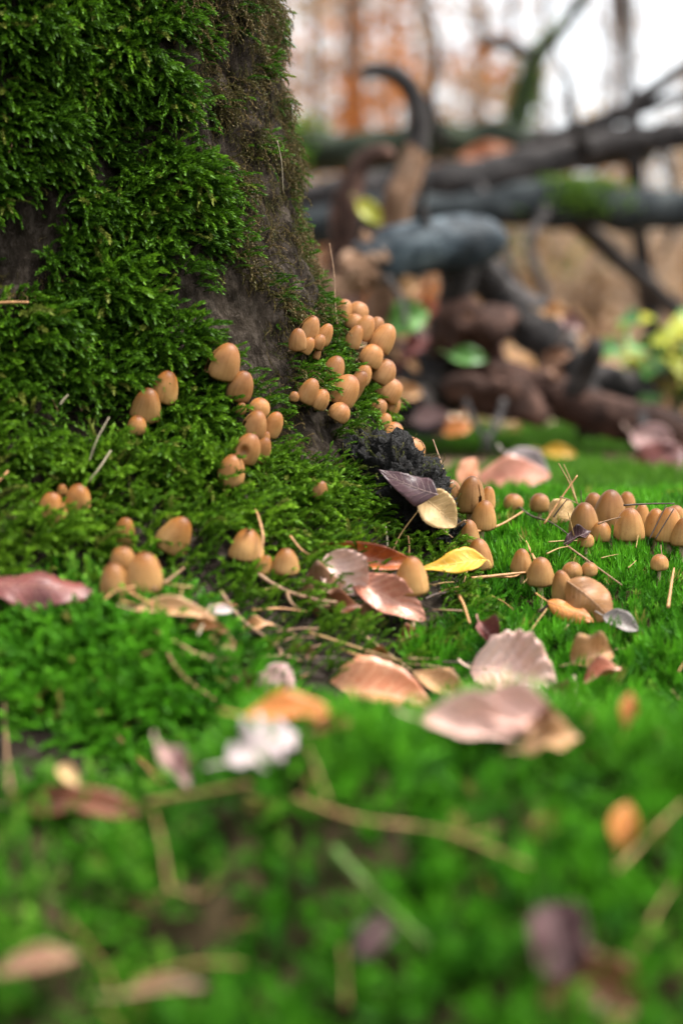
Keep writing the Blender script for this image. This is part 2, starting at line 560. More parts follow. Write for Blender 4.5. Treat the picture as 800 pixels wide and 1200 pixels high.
# ================================================================== THE MOSSY TREE
tree = thing('mossy_tree', 'broad tree trunk with flared base, thickly covered in green moss', 'tree', (AX, AY, 0))
TOFF = np.array([AX, AY, 0])
tht = np.concatenate([np.linspace(-1.75, 1.75, 330, endpoint=False), np.linspace(1.75, 2 * math.pi - 1.75, 90, endpoint=False)])
tz = axis_grid([(-.07, .45, 230), (.45, 2.4, 60)])
TH, TZ = np.meshgrid(tht, tz)
TR = trunk_r(TH, TZ)
TV = np.stack([TR * np.sin(TH), -TR * np.cos(TH), TZ], -1).reshape(-1, 3)
ti = np.arange(TH.size).reshape(TH.shape)
tn = np.roll(ti, -1, axis=1)
TF = np.stack([ti[:-1], tn[:-1], tn[1:], ti[1:]], -1).reshape(-1, 4)
trunk = obj('trunk', mesh('trunk', TV, TF), BARK_M, tree)

# rotten black root buttress at the foot of the trunk
rp = spline([tuple(at(418, 560, 1.03)) + (.020,), tuple(at(442, 560, 1.005)) + (.024,), tuple(at(466, 572, .99)) + (.024,),
             tuple(at(488, 592, .985)) + (.021,), tuple(at(508, 612, .985)) + (.015,), tuple(at(528, 632, .985)) + (.007,)], 60)
rp = spline(rp, 110)
rv, rf = tube(rp[:, :3], rp[:, 3], 110, 0.22, 60.0)
RC = rp[:, :3].mean(0)
rc_ = rp[np.clip(np.arange(len(rv)) // 110, 0, 109), :3]
rn = nrm(rv - rc_ + 1e-6)
q_ = [1 - np.abs(vnoise(rv[:, 0] * f_, rv[:, 1] * f_, rv[:, 2] * f_)) for f_ in (120, 260, 520)]
rv = rv + rn * (0.009 * (q_[0] - .7) + 0.005 * (q_[1] - .7) + .003 * (q_[2] - .7) + .002 * vnoise(rv[:, 0] * 800, rv[:, 1] * 800, rv[:, 2] * 800))[:, None]
root = obj('root', mesh('root', rv - TOFF, rf), ROT_M, tree)
root['label'] = 'black rotten root buttress'
ROOTP = rp


# ================================================================== MUSHROOMS
CAP_G = m_cap('cap_of_ground_mushroom', (.085, .022, .003), (.245, .094, .017), (.42, .235, .085))
CAP_T = m_cap('cap_of_trunk_mushroom', (.13, .036, .007), (.29, .115, .029), (.44, .235, .092))
STEM_M = m_plain('mushroom_stem', (.42, .30, .18), .55, sss=.2, var=.15)
GILL_M = m_plain('mushroom_gills', (.11, .06, .035), .8, var=.25)
def cap_mesh(kind, seed, mat_):
    """a striate bell cap, unit height and unit diameter, origin at the middle of its axis"""
    r = np.random.default_rng(seed)
    seg, rings = 54, 16
    amax = {'egg': 2.05 if mat_ is CAP_T else 1.82, 'bell': 1.7, 'round': 2.05, 'torn': 1.95, 'holed': 2.1}[kind]
    pinch = {'egg': .09 if mat_ is CAP_T else .13, 'bell': .17, 'round': .02, 'torn': .10, 'holed': .07}[kind]
    a = np.linspace(0, 1, rings) ** .9 * amax
    s = a / amax
    ph = np.linspace(0, 2 * math.pi, seg, endpoint=False)
    S, PH = np.meshgrid(s, ph, indexing='ij')
    A = S * amax
    rad = .5 * np.sin(A) ** .92 * (1 - pinch * np.cos(A)) / (1 + .04 * pinch)
    zc = np.cos(A)
    z0 = math.cos(amax)
    Zc = (zc - z0) / (1 - z0) - .5
    nrid = int(r.integers(24, 30))
    ridge = np.cos(PH * nrid + r.uniform(0, 6) + 1.6 * np.sin(PH * 3 + 1) + .9 * np.sin(PH * 7))
    rad = rad * (1 + .009 * ridge * sstep(.25, .9, S) + .03 * np.cos(2 * PH + r.uniform(0, 6)) + .018 * np.cos(3 * PH + r.uniform(0, 6)) * S)
    rad = rad * (1 + .03 * vnoise(np.cos(PH) * 1.6 + seed, np.sin(PH) * 1.6, Zc * 2.5) * sstep(0, .3, S))
    Zc = Zc + .035 * vnoise(np.cos(PH) * 2.2, np.sin(PH) * 2.2, seed * 1.7) * sstep(.4, 1, S)
    if kind == 'holed':                                     # a slug-eaten hollow near the rim
        dd = np.hypot((PH - 4.9) / .38, (S - .66) / .13)
        rad = rad * (1 - .45 * np.exp(-dd ** 4))
    if kind == 'torn':                                      # the rim has split open
        rad = rad * (1 + .10 * np.exp(-((PH - 4.2) / .35) ** 2) * sstep(.3, 1, S))
    out = np.stack([rad * np.cos(PH), rad * np.sin(PH), Zc], -1)
    inn = np.stack([rad * .90 * np.cos(PH), rad * .90 * np.sin(PH), Zc * .94 + .012], -1)
    V = np.vstack([out.reshape(-1, 3), inn.reshape(-1, 3)])
    sn = vnoise(np.cos(PH) * 8, np.sin(PH) * 8, seed + .5 * S) + .6 * vnoise(np.cos(PH) * 19, np.sin(PH) * 19, seed + 3.)
    st = np.clip(.25 - .25 * ridge + .9 * sstep(.15, .75, sn), 0, 1)
    if kind == 'holed': st = np.clip(st + 3 * np.exp(-dd ** 4), 0, 3)
    F = []
    off = rings * seg
    for i in range(rings - 1):
        for j in range(seg):
            q = (j + 1) % seg
            if kind == 'torn' and i > 4 and abs(j - 38) <= (i - 4) / 5.0: continue
            F.append((i * seg + j, (i + 1) * seg + j, (i + 1) * seg + q, i * seg + q))
            F.append((off + i * seg + j, off + i * seg + q, off + (i + 1) * seg + q, off + (i + 1) * seg + j))
    i = rings - 1
    for j in range(seg):
        q = (j + 1) % seg
        F.append((i * seg + j, off + i * seg + j, off + i * seg + q, i * seg + q))
    al = np.concatenate([S.ravel(), S.ravel()])
    me = mesh('cap', V, F, True, {'along': al, 'streak': np.concatenate([st.ravel(), st.ravel()])})
    me.materials.append(mat_)
    return me
def gill_mesh():
    seg = 60
    V, F = [], []
    for i, (rr, z) in enumerate([(.07, .12), (.25, .02), (.415, -.30)]):
        for j in range(seg):
            a = 2 * math.pi * j / seg
            k = .93 if j % 2 else 1.0
            V.append((rr * math.cos(a) * k, rr * math.sin(a) * k, z - (.05 if j % 2 else 0)))
    for i in range(2):
        for j in range(seg):
            q = (j + 1) % seg
            F.append((i * seg + j, i * seg + q, (i + 1) * seg + q, (i + 1) * seg + j))
    me = mesh('gills', V, F, False)
    me.materials.append(GILL_M)
    return me
CAPS = {}
for mk, mm in (('g', CAP_G), ('t', CAP_T)):
    for k, kind in enumerate(('egg', 'bell', 'round', 'torn', 'holed')):
        CAPS[mk + kind] = [cap_mesh(kind, 11 * k + v + 3, mm) for v in range(2)]
GILLS = gill_mesh()
CAPLIST = []
def orient(A, spin):
    A = nrm(A)
    X = nrm(np.cross([0, 1, 0.001], A)); Y = np.cross(A, X)
    c, s = math.cos(spin), math.sin(spin)
    from mathutils import Matrix
    X2, Y2 = X * c + Y * s, Y * c - X * s
    return Matrix(((X2[0], Y2[0], A[0]), (X2[1], Y2[1], A[1]), (X2[2], Y2[2], A[2])))
def mushroom(label, group, px, py, w, h, kind='egg', on='trunk', lean=0.0, fwd=None, base=None, depth=None, spin=None, back=0.0):
    """px,py,w,h: cap as it shows; lean: degrees towards the right; base: where the stem meets the moss"""
    if on == 'ground':
        bx, by = base if base else (px, py + h * .5 + 1)
        B = cast(bx, by, MOSS + .003, what='both' if px < 360 else 'ground')
        if depth: B = np.array([at(bx, by, depth)[0], depth, float(top(at(bx, by, depth)[0], depth))])
        C = at(px, py, B[1] + back)
        B = B.copy(); B[2] = float(soil(B[0], B[1])) - .004
        out = np.array([0, -1, 0.0])
        fwd = .18 if fwd is None else fwd
    else:
        hit = cast(px, py, MOSS * .5, what='trunk')
        if hit is None or hit[1] > 1.095: hit = at(px, py, depth or 1.085)
        sc = hit[1] / FPX
        C = at(px, py, depth if depth else hit[1] - .6 * w * sc - .010 - back)
        if not depth:
            for k in range(40):
                if trunk_d(C[None])[0] > .5 * w * sc + .005: break
                C = at(px, py, C[1] - .0015)
        inward = nrm(np.array([AX - C[0], AY - C[1], 0]))
        q = C + np.array([0, 0, -1.0]) * h * sc * .75
        B = None
        for dd in (nrm(inward * .5 + nrm(C - ORG)), inward):
            b_ = q
            for k in range(90):
                if trunk_d(b_[None])[0] < -.003:
                    B = b_; break
                b_ = b_ + dd * .001
            if B is not None: break
        if B is None: B = b_
        out = -inward
        fwd = .42 if fwd is None else fwd
    sc = C[1] / FPX * 1.06
    W, H = w * sc * 1.1, h * sc * .97
    CAPLIST.append((C, .5 * W))
    A = nrm(np.array([math.tan(math.radians(lean)), 0, 1.0]) + out * fwd)
    t = thing('mushroom', label, 'mushroom', B, group)
    ck = ('g' if on == 'ground' or px < 215 else 't') + kind
    me = CAPS[ck][int(RNG.integers(0, 2))]
    cap = obj('cap', me, None, t)
    M = orient(A, RNG.uniform(0, 6.28) if spin is None else spin)
    cap.location = tuple(C - B)
    cap.rotation_euler = M.to_euler()
    cap.scale = (W, W, H)
    g = obj('gills', GILLS, None, cap)
    e0 = C - A * H * .5
    L = np.linalg.norm(C - B)
    n0 = nrm(out * (.6 if on != 'ground' else 0) + np.array([0, 0, .6 if on != 'ground' else 1.0]))
    p0, p1, p2, p3 = B, B + n0 * L * .35, e0 - A * L * .15, C + A * H * .12
    tt = np.linspace(0, 1, 12)[:, None]
    path = p0 * (1 - tt) ** 3 + 3 * p1 * tt * (1 - tt) ** 2 + 3 * p2 * tt ** 2 * (1 - tt) + p3 * tt ** 3
    rs = W * np.linspace(.135, .095, 12)
    v, f = tube(path, np.maximum(rs, .0006), 10, .05, 200.0, B)
    obj('stem', mesh('stem', v, f), STEM_M, t)
    return t
GA = 'mushrooms growing on the mossy trunk'
GB = 'mushrooms growing from the mossy ground'
for a in [
    # three on the thick moss
    ('plump tan mushroom, middle height of the trio on thick green trunk moss', 173, 472, 31, 36, 'egg', 4),
    ('tan mushroom, uppermost of the trio on thick green trunk moss', 195, 451, 29, 34, 'egg', 6),
    ('small tan mushroom half sunk in moss, lowest of the trunk trio', 161, 497, 20, 20, 'round', 0),
    # two and a button, darker, lower down
    ('orange brown egg shaped mushroom beside a shorter one, below the twig tangle on moss', 61, 595, 31, 39, 'egg', 2),
    ('shorter orange brown mushroom beside the egg shaped one, below the twig tangle', 92, 583, 27, 33, 'round', 4),
    ('tiny brown button mushroom sunk in moss beside the orange brown pair', 73, 573, 11, 12, 'round', 0),
    # two single ones
    ('small orange mushroom standing alone above the trio on the ground moss', 147, 620, 23, 29, 'egg', 2),
    ('leaning orange brown bell mushroom with skewed cap at the trunk foot', 208, 624, 36, 42, 'bell', 24),
    # by the bare bark
    ('large tan mushroom with a scarred cap at the bare bark patch', 265, 421, 33, 39, 'torn', 8),
    ('tan mushroom just beneath the scarred one by the bare bark patch', 283, 451, 26, 34, 'egg', 6),
    ('tiny tan button sunk in moss below the mushroom pair at the bare bark', 283, 478, 11, 13, 'round', 0),
    ('small rounded tan mushroom at the top of the stepped clump by bare bark', 305, 476, 21, 19, 'round', 2),
    ('tan mushroom in middle of the stepped clump, with a cleft cap', 300, 495, 25, 29, 'torn', 4),
    ('smooth oval tan mushroom on the outer side of the stepped clump', 321, 496, 20, 29, 'egg', 10),
    ('thin brown mushroom stub tucked under the smooth oval one in stepped clump', 311, 513, 12, 16, 'bell', 6),
    ('pale tan mushroom with a slug eaten hole in its cap', 291, 524, 27, 34, 'holed', 8),
    ('narrow tan mushroom tucked behind the one with the eaten hole', 308, 526, 18, 29, 'egg', 10),
    ('pale tan mushroom at the foot of the stepped clump, set apart below', 272, 549, 28, 34, 'egg', -4),
    ('lone small tan button mushroom on the short moss above the rust red leaf', 375, 573, 16, 20, 'egg', 0),
    # clump of six
    ('pale creamy mushroom at the front of the six in the dry moss', 349, 397, 18, 25, 'egg', -14),
    ('curled orange brown mushroom crowning the six in the dry moss', 364, 383, 21, 27, 'torn', 2),
    ('small pale mushroom squeezed below the creamy one of the six', 361, 404, 14, 19, 'egg', 16),
    ('tan oval mushroom on the outer side of the six in the dry moss', 381, 391, 16, 25, 'egg', 8),
    ('small brown mushroom wedged in the middle of the six', 374, 400, 14, 17, 'round', 12),
    ('tiny brown mushroom hanging lowest of the six in the dry moss', 372, 414, 8, 13, 'egg', 0),
    # clump of seven below
    ('upright oval tan mushroom, topmost of the seven below the six', 392, 431, 23, 29, 'egg', 4),
    ('broad tan mushroom leaning outward, biggest of the seven below the six', 405, 456, 30, 36, 'egg', 14),
    ('oval tan mushroom standing behind the biggest of the seven', 417, 451, 20, 37, 'egg', 16),
    ('smooth tan mushroom on inner side of the seven, beside a tiny button', 363, 457, 21, 29, 'egg', 6),
    ('brownish mushroom leaning below the smooth inner one of the seven', 376, 467, 19, 23, 'round', 14),
    ('tiny tan button, smallest of the seven on the trunk', 345, 464, 10, 11, 'round', 0),
    ('flat tilted brown mushroom, lowest of the seven on the trunk', 399, 482, 23, 20, 'round', 20),
]:
    lab, px, py, w, h, kind, lean = a
    mushroom(lab, GA, px, py, w, h, kind, 'trunk', lean, back=.020 if (w, h) == (16, 20) else .006 if (w, h) in ((30, 36), (27, 34), (18, 25)) else 0.0,
             spin={'holed': 5.9, 'torn': 5.4}.get(kind))
order = ['topmost', 'second from the top', 'third from the top', 'fourth from the top', 'fifth from the top', 'sixth from the top', 'seventh from the top', 'eighth from the top',
         'ninth from the top', 'tenth from the top', 'eighth from the bottom', 'seventh from the bottom', 'sixth from the bottom', 'fifth from the bottom', 'fourth from the bottom', 'third from the bottom', 'second from the bottom', 'lowest']
J = [(403, 361, 19, 21, 'egg', -2, 1.085), (420, 364, 22, 21, 'round', 0, 1.09), (416, 377, 19, 18, 'round', 0, 1.075), (441, 381, 17, 20, 'round', 4, 1.085), (428, 383, 20, 28, 'egg', 4, 1.07),
     (416, 394, 17, 27, 'egg', 2, 1.062), (450, 395, 25, 33, 'egg', 10, 1.075), (436, 416, 24, 25, 'round', 6, 1.065), (450, 435, 27, 29, 'egg', 10, 1.075), (426, 438, 17, 23, 'egg', 2, 1.06),
     (458, 456, 26, 26, 'round', 14, 1.075), (460, 474, 17, 19, 'round', 10, 1.08), (445, 476, 16, 17, 'round', 4, 1.062), (451, 493, 14, 18, 'round', 4, 1.06), (459, 510, 26, 32, 'egg', 4, 1.062),
     (484, 523, 27, 20, 'round', 4, 1.07), (455, 530, 14, 14, 'round', 0, 1.035)]
for k, (px, py, w, h, kind, lean, dep) in enumerate(J):
    mushroom('tan mushroom, %s in the dense clump climbing the trunk edge' % order[k if k < 10 else k + 1], GA, px, py, w, h, kind, 'trunk', lean, depth=dep)
for a in [
    ('orange brown mushroom, nearest the trunk foot of the little ground trio', 134, 678, 33, 37, 'egg', -6, None, None, 0),
    ('round orange brown mushroom, biggest of the little ground trio by trunk', 169, 668, 39, 43, 'egg', 6, None, None, 0),
    ('small orange mushroom peeping from behind the little ground trio', 144, 653, 25, 26, 'round', 0, (144, 680), None, 0),
    ('ridged reddish mushroom half hidden in pale moss plumes at trunk foot', 290, 636, 37, 34, 'bell', 6, (290, 660), None, 0),
    ('pinkish pale mushroom sunk in plume moss beside the rust red leaf', 335, 656, 29, 28, 'bell', 4, (335, 676), None, 0),
    ('reddish brown mushroom remnant between the two at the trunk foot', 311, 661, 16, 22, 'egg', 20, None, None, 0),
    ('tall brown mushroom with a split cap, crowning the clump beside the cream leaf', 552, 578, 29, 41, 'torn', 4, (546, 622), None, 0),
    ('brown mushroom with cracked edge, leaning on the split tall one', 530, 578, 22, 33, 'torn', -10, (540, 622), None, .008),
    ('narrow brown mushroom behind the split tall one', 571, 582, 18, 25, 'egg', 8, (560, 622), None, .010),
    ('oval tan mushroom in front of the split tall one, near the forked twig', 567, 602, 26, 32, 'egg', 4, (560, 625), None, -.004),
    ('short tan mushroom at the end of the forked twig', 549, 623, 23, 29, 'egg', -2, (549, 640), None, 0),
    ('tan mushroom rising right behind the bright yellow leaf', 561, 648, 29, 35, 'egg', -4, None, None, 0),
    ('small brown cap showing above moss behind the clump, short of the needle tripod', 601, 587, 20, 17, 'round', 0, None, 1.10, 0),
    ('small domed brown mushroom beside the standing needle tripod', 632, 588, 21, 20, 'round', 0, None, 1.09, 0),
    ('egg shaped tan mushroom at the needle tripod end of the big clump', 684, 607, 31, 37, 'egg', 0, None, 1.03, 0),
    ('small mushroom behind, between the egg shaped and the tallest of big clump', 695, 589, 19, 24, 'round', 0, (697, 604), 1.07, 0),
    ('tallest and broadest brown mushroom of the big clump in haircap moss', 714, 597, 35, 47, 'egg', 2, None, 1.055, 0),
    ('small domed mushroom peeping behind the tallest of the big clump', 734, 588, 18, 24, 'round', 0, (734, 604), 1.08, 0),
    ('short tan mushroom in front, beneath the tallest of the big clump', 704, 622, 21, 22, 'round', 4, None, 1.02, 0),
    ('broad bell mushroom in front with a needle laid across its top', 737, 613, 31, 36, 'egg', 0, None, 1.02, 0),
    ('tan mushroom hidden behind the bell mushroom with a needle on top', 751, 604, 19, 28, 'egg', 4, (751, 619), 1.05, 0),
    ('tiny tan button under the curled dark leaf scrap in big clump', 686, 632, 17, 15, 'round', 0, None, 1.005, 0),
    ('tan mushroom behind the one crossed by two dark needles', 768, 611, 25, 31, 'egg', -2, None, 1.035, 0),
    ('tan mushroom crossed by two dark slanting needles', 783, 613, 29, 38, 'egg', 2, None, 1.03, 0),
    ('tan mushroom at the far end of the big clump, past the crossed needles', 799, 622, 21, 32, 'egg', 6, None, 1.02, 0),
    ('small mushroom cap behind the one crossed by two dark needles', 791, 602, 18, 20, 'round', 0, (791, 616), 1.07, 0),
    ('small pointed tan mushroom in haircap moss, leaning on a brown needle', 611, 656, 23, 27, 'bell', 0, None, None, 0),
    ('plump pointed tan mushroom in haircap moss beside the smaller pointed one', 633, 668, 28, 31, 'egg', 0, None, None, 0),
    ('worn tan mushroom leaning against the curled tan leaf', 658, 684, 24, 33, 'bell', -12, None, None, 0),
    ('small tan cap sunk in haircap moss next to the red orange button', 670, 667, 21, 17, 'round', 0, None, None, 0),
    ('red orange button mushroom in the haircap moss', 690, 666, 17, 15, 'round', 0, None, None, 0),
    ('small pale cap sunk deep in haircap moss away from the others', 772, 658, 19, 17, 'round', 0, None, None, 0),
    ('brown ridged mushroom under the rust red leaf and beside the yellow leaf', 482, 672, 35, 41, 'bell', 0, None, .885, 0),
]:
    lab, px, py, w, h, kind, lean, base, dep, back = a
    mushroom(lab, GB, px, py, w, h, kind, 'ground', lean, base=base, depth=dep, back=back, spin={'torn': .9}.get(kind))
# ---- where the trunk is bare, where its moss is dry, where it is lush
def anchors(L):
    out = []
    for px, py, r, w in L:
        p = cast(px, py, 0, what='trunk')
        if p is not None: out.append((p, r, w))
    return out
BARE = anchors([(235, 375, .017, 1.2), (262, 365, .019, 1.3), (285, 395, .016, 1.2), (215, 345, .010, .9), (300, 360, .014, 1.0), (290, 430, .012, .8),
                (18, 285, .016, 1.1), (35, 310, .012, .8), (4, 70, .008, 1), (75, 505, .011, 1.1), (95, 515, .010, .9), (112, 200, .011, .8), (145, 150, .010, .7),
                (212, 70, .012, .9), (235, 140, .014, .8), (250, 215, .011, .8), (160, 455, .008, .7), (320, 150, .014, .7), (330, 240, .014, .7), (345, 320, .014, .6),
                (270, 60, .016, .7), (355, 500, .010, .8), (385, 520, .012, .8), (420, 520, .012, .9), (110, 150, .01, .6), (180, 210, .009, .8), (210, 300, .01, .8), (60, 230, .008, .7),
                (130, 480, .010, .8)])
DRYA = anchors([(225, 10, .03, .8), (250, 90, .03, .95), (290, 150, .032, 1), (315, 60, .03, .7), (310, 230, .03, 1), (320, 300, .028, 1), (340, 370, .02, .8),
                (325, 430, .018, .85), (350, 440, .02, .6), (355, 510, .018, .8), (385, 480, .02, .5), (375, 340, .025, .8), (345, 250, .025, .8), (20, 330, .02, .8), (70, 500, .016, .7), (340, 480, .014, .8), (275, 30, .035, .9), (300, 100, .035, 1), (270, 180, .03, .9), (285, 250, .022, .9), (335, 180, .035, .9), (350, 290, .03, .9), (365, 400, .018, .6), (300, 20, .03, .7), (335, 345, .025, .9), (400, 440, .015, .4)])
LUSH = anchors([(60, 60, .04, 1), (140, 40, .03, 1), (100, 170, .03, .7), (60, 400, .05, 1), (120, 350, .04, 1), (190, 260, .03, 1), (250, 270, .022, 1), (200, 430, .035, 1), (150, 560, .04, 1),
                (240, 490, .03, 1), (270, 590, .03, 1), (350, 600, .03, .9), (300, 570, .02, .8), (310, 330, .008, .5), (330, 20, .012, .8), (430, 470, .014, .8), (345, 130, .01, .7), (395, 590, .02, .8), (230, 650, .03, 1), (300, 640, .03, 1), (180, 640, .03, 1), (110, 650, .03, 1), (40, 650, .03, 1), (350, 640, .03, 1), (20, 540, .03, .8)])
def field(P, A):
    r = np.zeros(len(P))
    for p, s, w in A:
        r = np.maximum(r, w * np.exp(-np.sum((P - p) ** 2, -1) / (s * s)))
    return r
def pal(a, b, t):
    return np.asarray(a)[None] * (1 - t[:, None]) + np.asarray(b)[None] * t[:, None]
G_DEEP, G_MID, G_LIT, G_DRY, G_TAN = (.022, .062, .004), (.075, .185, .008), (.17, .33, .018), (.070, .060, .016), (.15, .10, .045)

N = 62000
th = RNG.uniform(-1.9, 1.75, N)
zz = RNG.uniform(-.02, .47, N)
N2 = 6000
th = np.concatenate([th, RNG.uniform(1.75, 2 * math.pi - 1.9, N2)])
zz = np.concatenate([zz, RNG.uniform(-.02, .47, N2)])
N3 = 9000                                         # the higher trunk, above what shows
th = np.concatenate([th, RNG.uniform(-math.pi, math.pi, N3)])
zz = np.concatenate([zz, .47 + 1.2 * RNG.random(N3) ** 1.5])
rr = trunk_r(th, zz)
P = np.stack([AX + rr * np.sin(th), AY - rr * np.cos(th), zz], -1)
e = 0.006
dr_t = (trunk_r(th + e / rr, zz) - trunk_r(th - e / rr, zz)) / (2 * e)
dr_z = (trunk_r(th, zz + e) - trunk_r(th, zz - e)) / (2 * e)
er = np.stack([np.sin(th), -np.cos(th), 0 * th], -1)
et = np.stack([np.cos(th), np.sin(th), 0 * th], -1)
ez = np.array([[0, 0, 1.0]])
Nn = nrm(er - et * dr_t[:, None] - ez * dr_z[:, None])
bare, dry, lush = field(P, BARE), field(P, DRYA), field(P, LUSH)
nz = 0.5 + 0.5 * fbm(P[:, 0] * 42, P[:, 1] * 42, P[:, 2] * 42, 3)
nz2 = 0.5 + 0.5 * vnoise(P[:, 0] * 110, P[:, 1] * 110, P[:, 2] * 110)
rightside = sstep(.55, 1.0, th) * (1 - sstep(2.4, 3.2, th))
dry = np.clip(np.maximum(dry, 0.7 * rightside * sstep(.1, .2, zz)) + .35 * (vnoise(P[:, 0] * 60, P[:, 1] * 60, P[:, 2] * 35 + 8) - .1) - .35 * lush * (dry < .6), 0, 1)
dens = np.clip(0.66 + 0.95 * (nz - .45) + .45 * lush - 1.2 * bare - .60 * dry, 0, 1)
CAPC = np.array([c[0] for c in CAPLIST]); CAPR = np.array([c[1] for c in CAPLIST])
close = np.min(np.linalg.norm(P[:, None] - CAPC[None], axis=-1) - CAPR[None], axis=1)
dens = np.where(close < .008, 0, dens)
dens = np.where(zz < soil(P[:, 0], P[:, 1]) - .004, 0, dens)
far_ = (np.abs(np.arctan2(np.sin(th), np.cos(th))) > 1.9)
keep = RNG.random(len(P)) < dens
# keep clear of the rotten root
P, Nn, th, zz, dry, lush, nz, nz2 = [a[keep] for a in (P, Nn, th, zz, dry, lush, nz, nz2)]
et, bare = et[keep], bare[keep]
down = np.array([[0, 0, -1.0]])
flow = vnoise(P[:, 0] * 16, P[:, 1] * 16, P[:, 2] * 16) * 0.8
X = down + et * (0.55 + flow)[:, None] + RNG.normal(0, .5, P.shape)
Z = Nn + 0.15 * et + np.array([[0, 0, .25]]) + RNG.normal(0, .34, P.shape)
S = (0.72 + .34 * lush + .45 * (nz - .4)) * RNG.uniform(.7, 1.3, len(P))
S = np.where(zz < .1, S * .9, S) * (1 - .3 * np.clip(dry, 0, 1))
t1 = np.clip(.3 + .9 * (nz2 - .35) + .15 * RNG.normal(0, 1, len(P)), 0, 1)
low = 1 - sstep(.04, .14, zz)
colr = pal(G_DEEP, G_MID, t1)
colr = colr + (np.asarray(G_LIT)[None] - colr) * (0.8 * (low * nz + .5 * lush * (t1 > .6)) * RNG.random(len(P)))[:, None]
dt = np.clip(dry * (0.75 + .5 * RNG.random(len(P))), 0, 1)
dcol = pal(G_DRY, G_TAN, RNG.random(len(P)) ** 2)
isdry = RNG.random(len(P)) < np.clip(dt * 1.5 - .15, 0, .97)
cush = np.clip((nz - .38) * 1.6, 0, 1) * np.clip(.35 + lush, 0, 1) * (1 - np.clip(dry * 1.3, 0, 1))
P = P + Nn * (.012 * cush * RNG.random(len(P)) ** .6)[:, None]
yel = (RNG.random(len(P)) < .05)
colr = np.where(isdry[:, None], dcol, colr)
colr = np.where((yel & ~isdry)[:, None], pal((.10, .13, .02), (.16, .19, .03), RNG.random(len(P))), colr)
a = ~isdry
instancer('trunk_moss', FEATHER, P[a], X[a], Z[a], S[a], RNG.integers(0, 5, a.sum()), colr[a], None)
tm = bpy.data.objects['trunk_moss']; tm.data.transform(__import__('mathutils').Matrix.Translation((-AX, -AY, 0))); tm.parent = tree
tm['label'] = 'deep green feathery moss'
a = isdry
instancer('dry_moss', DRY, P[a], (X + down * .8)[a], (Z)[a], (S * 1.0)[a], RNG.integers(0, 4, a.sum()), colr[a], None)
tm = bpy.data.objects['dry_moss']; tm.data.transform(__import__('mathutils').Matrix.Translation((-AX, -AY, 0))); tm.parent = tree
tm['label'] = 'dry olive brown moss threads'

nd = 26000
th2, z2 = RNG.uniform(-1.2, 1.75, nd), RNG.uniform(.03, .47, nd)
r2 = trunk_r(th2, z2)
P2 = np.stack([AX + r2 * np.sin(th2), AY - r2 * np.cos(th2), z2], -1)
d2 = np.maximum(field(P2, DRYA), .8 * sstep(.6, 1.0, th2) * sstep(.08, .16, z2))
k2 = (RNG.random(nd) < d2 * (.35 + .65 * (vnoise(P2[:, 0] * 90, P2[:, 1] * 90, P2[:, 2] * 60) > -.1))) & (field(P2, BARE) < .55) & (np.min(np.linalg.norm(P2[:, None] - CAPC[None], axis=-1) - CAPR[None], axis=1) > .003)
P2, th2 = P2[k2], th2[k2]
e2 = np.stack([np.sin(th2), -np.cos(th2), 0 * th2], -1)
X2 = down + RNG.normal(0, .5, P2.shape)
o = instancer('thread_moss', DRY, P2 - TOFF, X2, e2 + np.array([[0, 0, -.6]]) + RNG.normal(0, .3, P2.shape), RNG.uniform(.3, .6, len(P2)), RNG.integers(0, 4, len(P2)),
              pal((.050, .055, .012), (.17, .115, .05), RNG.random(len(P2)) ** 1.3), tree)
o['label'] = 'thin brownish moss threads'

# ================================================================== GROUND MOSS
def litter_gap(x, y):
    """places between the cushions where dead leaves and twigs have smothered the moss"""
    g = .75 * np.exp(-(((x + .03) / .06) ** 2 + ((y - .885) / .024) ** 2))
    g = np.maximum(g, .9 * np.exp(-(((x + .04) / .04) ** 2 + ((y - .80) / .035) ** 2)))
    g = np.maximum(g, .9 * np.exp(-(((x - .02) / .05) ** 2 + ((y - .935) / .018) ** 2)))
    g = np.maximum(g, .5 * np.exp(-(((x + .10) / .04) ** 2 + ((y - .695) / .012) ** 2)))
    g = np.maximum(g, .8 * np.exp(-(((x - .06) / .06) ** 2 + ((y - .79) / .025) ** 2)))
    return g
sp = .0045
ys = np.arange(.30, 1.42, sp)
pts = []
for y in ys:
    w = .22 * y + .17
    x = np.arange(-w, w, sp)
    pts.append(np.stack([x, np.full_like(x, y)], -1))
Q = np.vstack(pts)
Q += RNG.uniform(-sp * .6, sp * .6, Q.shape)
Q = np.vstack([Q, np.stack([RNG.uniform(-.3, -.02, 5000), RNG.uniform(.66, .80, 5000)], -1), np.stack([RNG.uniform(-.12, .3, 3500), RNG.uniform(.63, .76, 3500)], -1)])
x, y = Q[:, 0], Q[:, 1]
gap = litter_gap(x, y)
m1 = .5 + .5 * fbm(x * 30, y * 30, 8.8, 2)
P = np.stack([x, y, soil(x, y) - .001], -1)
ins = trunk_d(P + np.array([0, 0, .012]), False) < -0.004
rootd = np.min(np.linalg.norm(P[:, None, :2] - ROOTP[None, ::4, :2], axis=-1) - ROOTP[None, ::4, 3] * .9, axis=1)
capd = np.min(np.linalg.norm(P[:, None, :2] - CAPC[None, :, :2], axis=-1) - CAPR[None] * .75, axis=1)
keep = (~ins) & (rootd > 0) & (capd > 0) & (RNG.random(len(P)) < np.clip(1.15 - 1.1 * gap - .5 * (m1 < .22), 0, 1))
P, m1, gap = P[keep], m1[keep], gap[keep]
x, y = P[:, 0], P[:, 1]
gn = np.stack([-(top(x + .006, y) - top(x - .006, y)) / .012, -(top(x, y + .006) - top(x, y - .006)) / .012, np.ones_like(x)], -1)
Z = nrm(gn * np.array([1.0, 1.0, 1.0])) + RNG.normal(0, .16, P.shape)
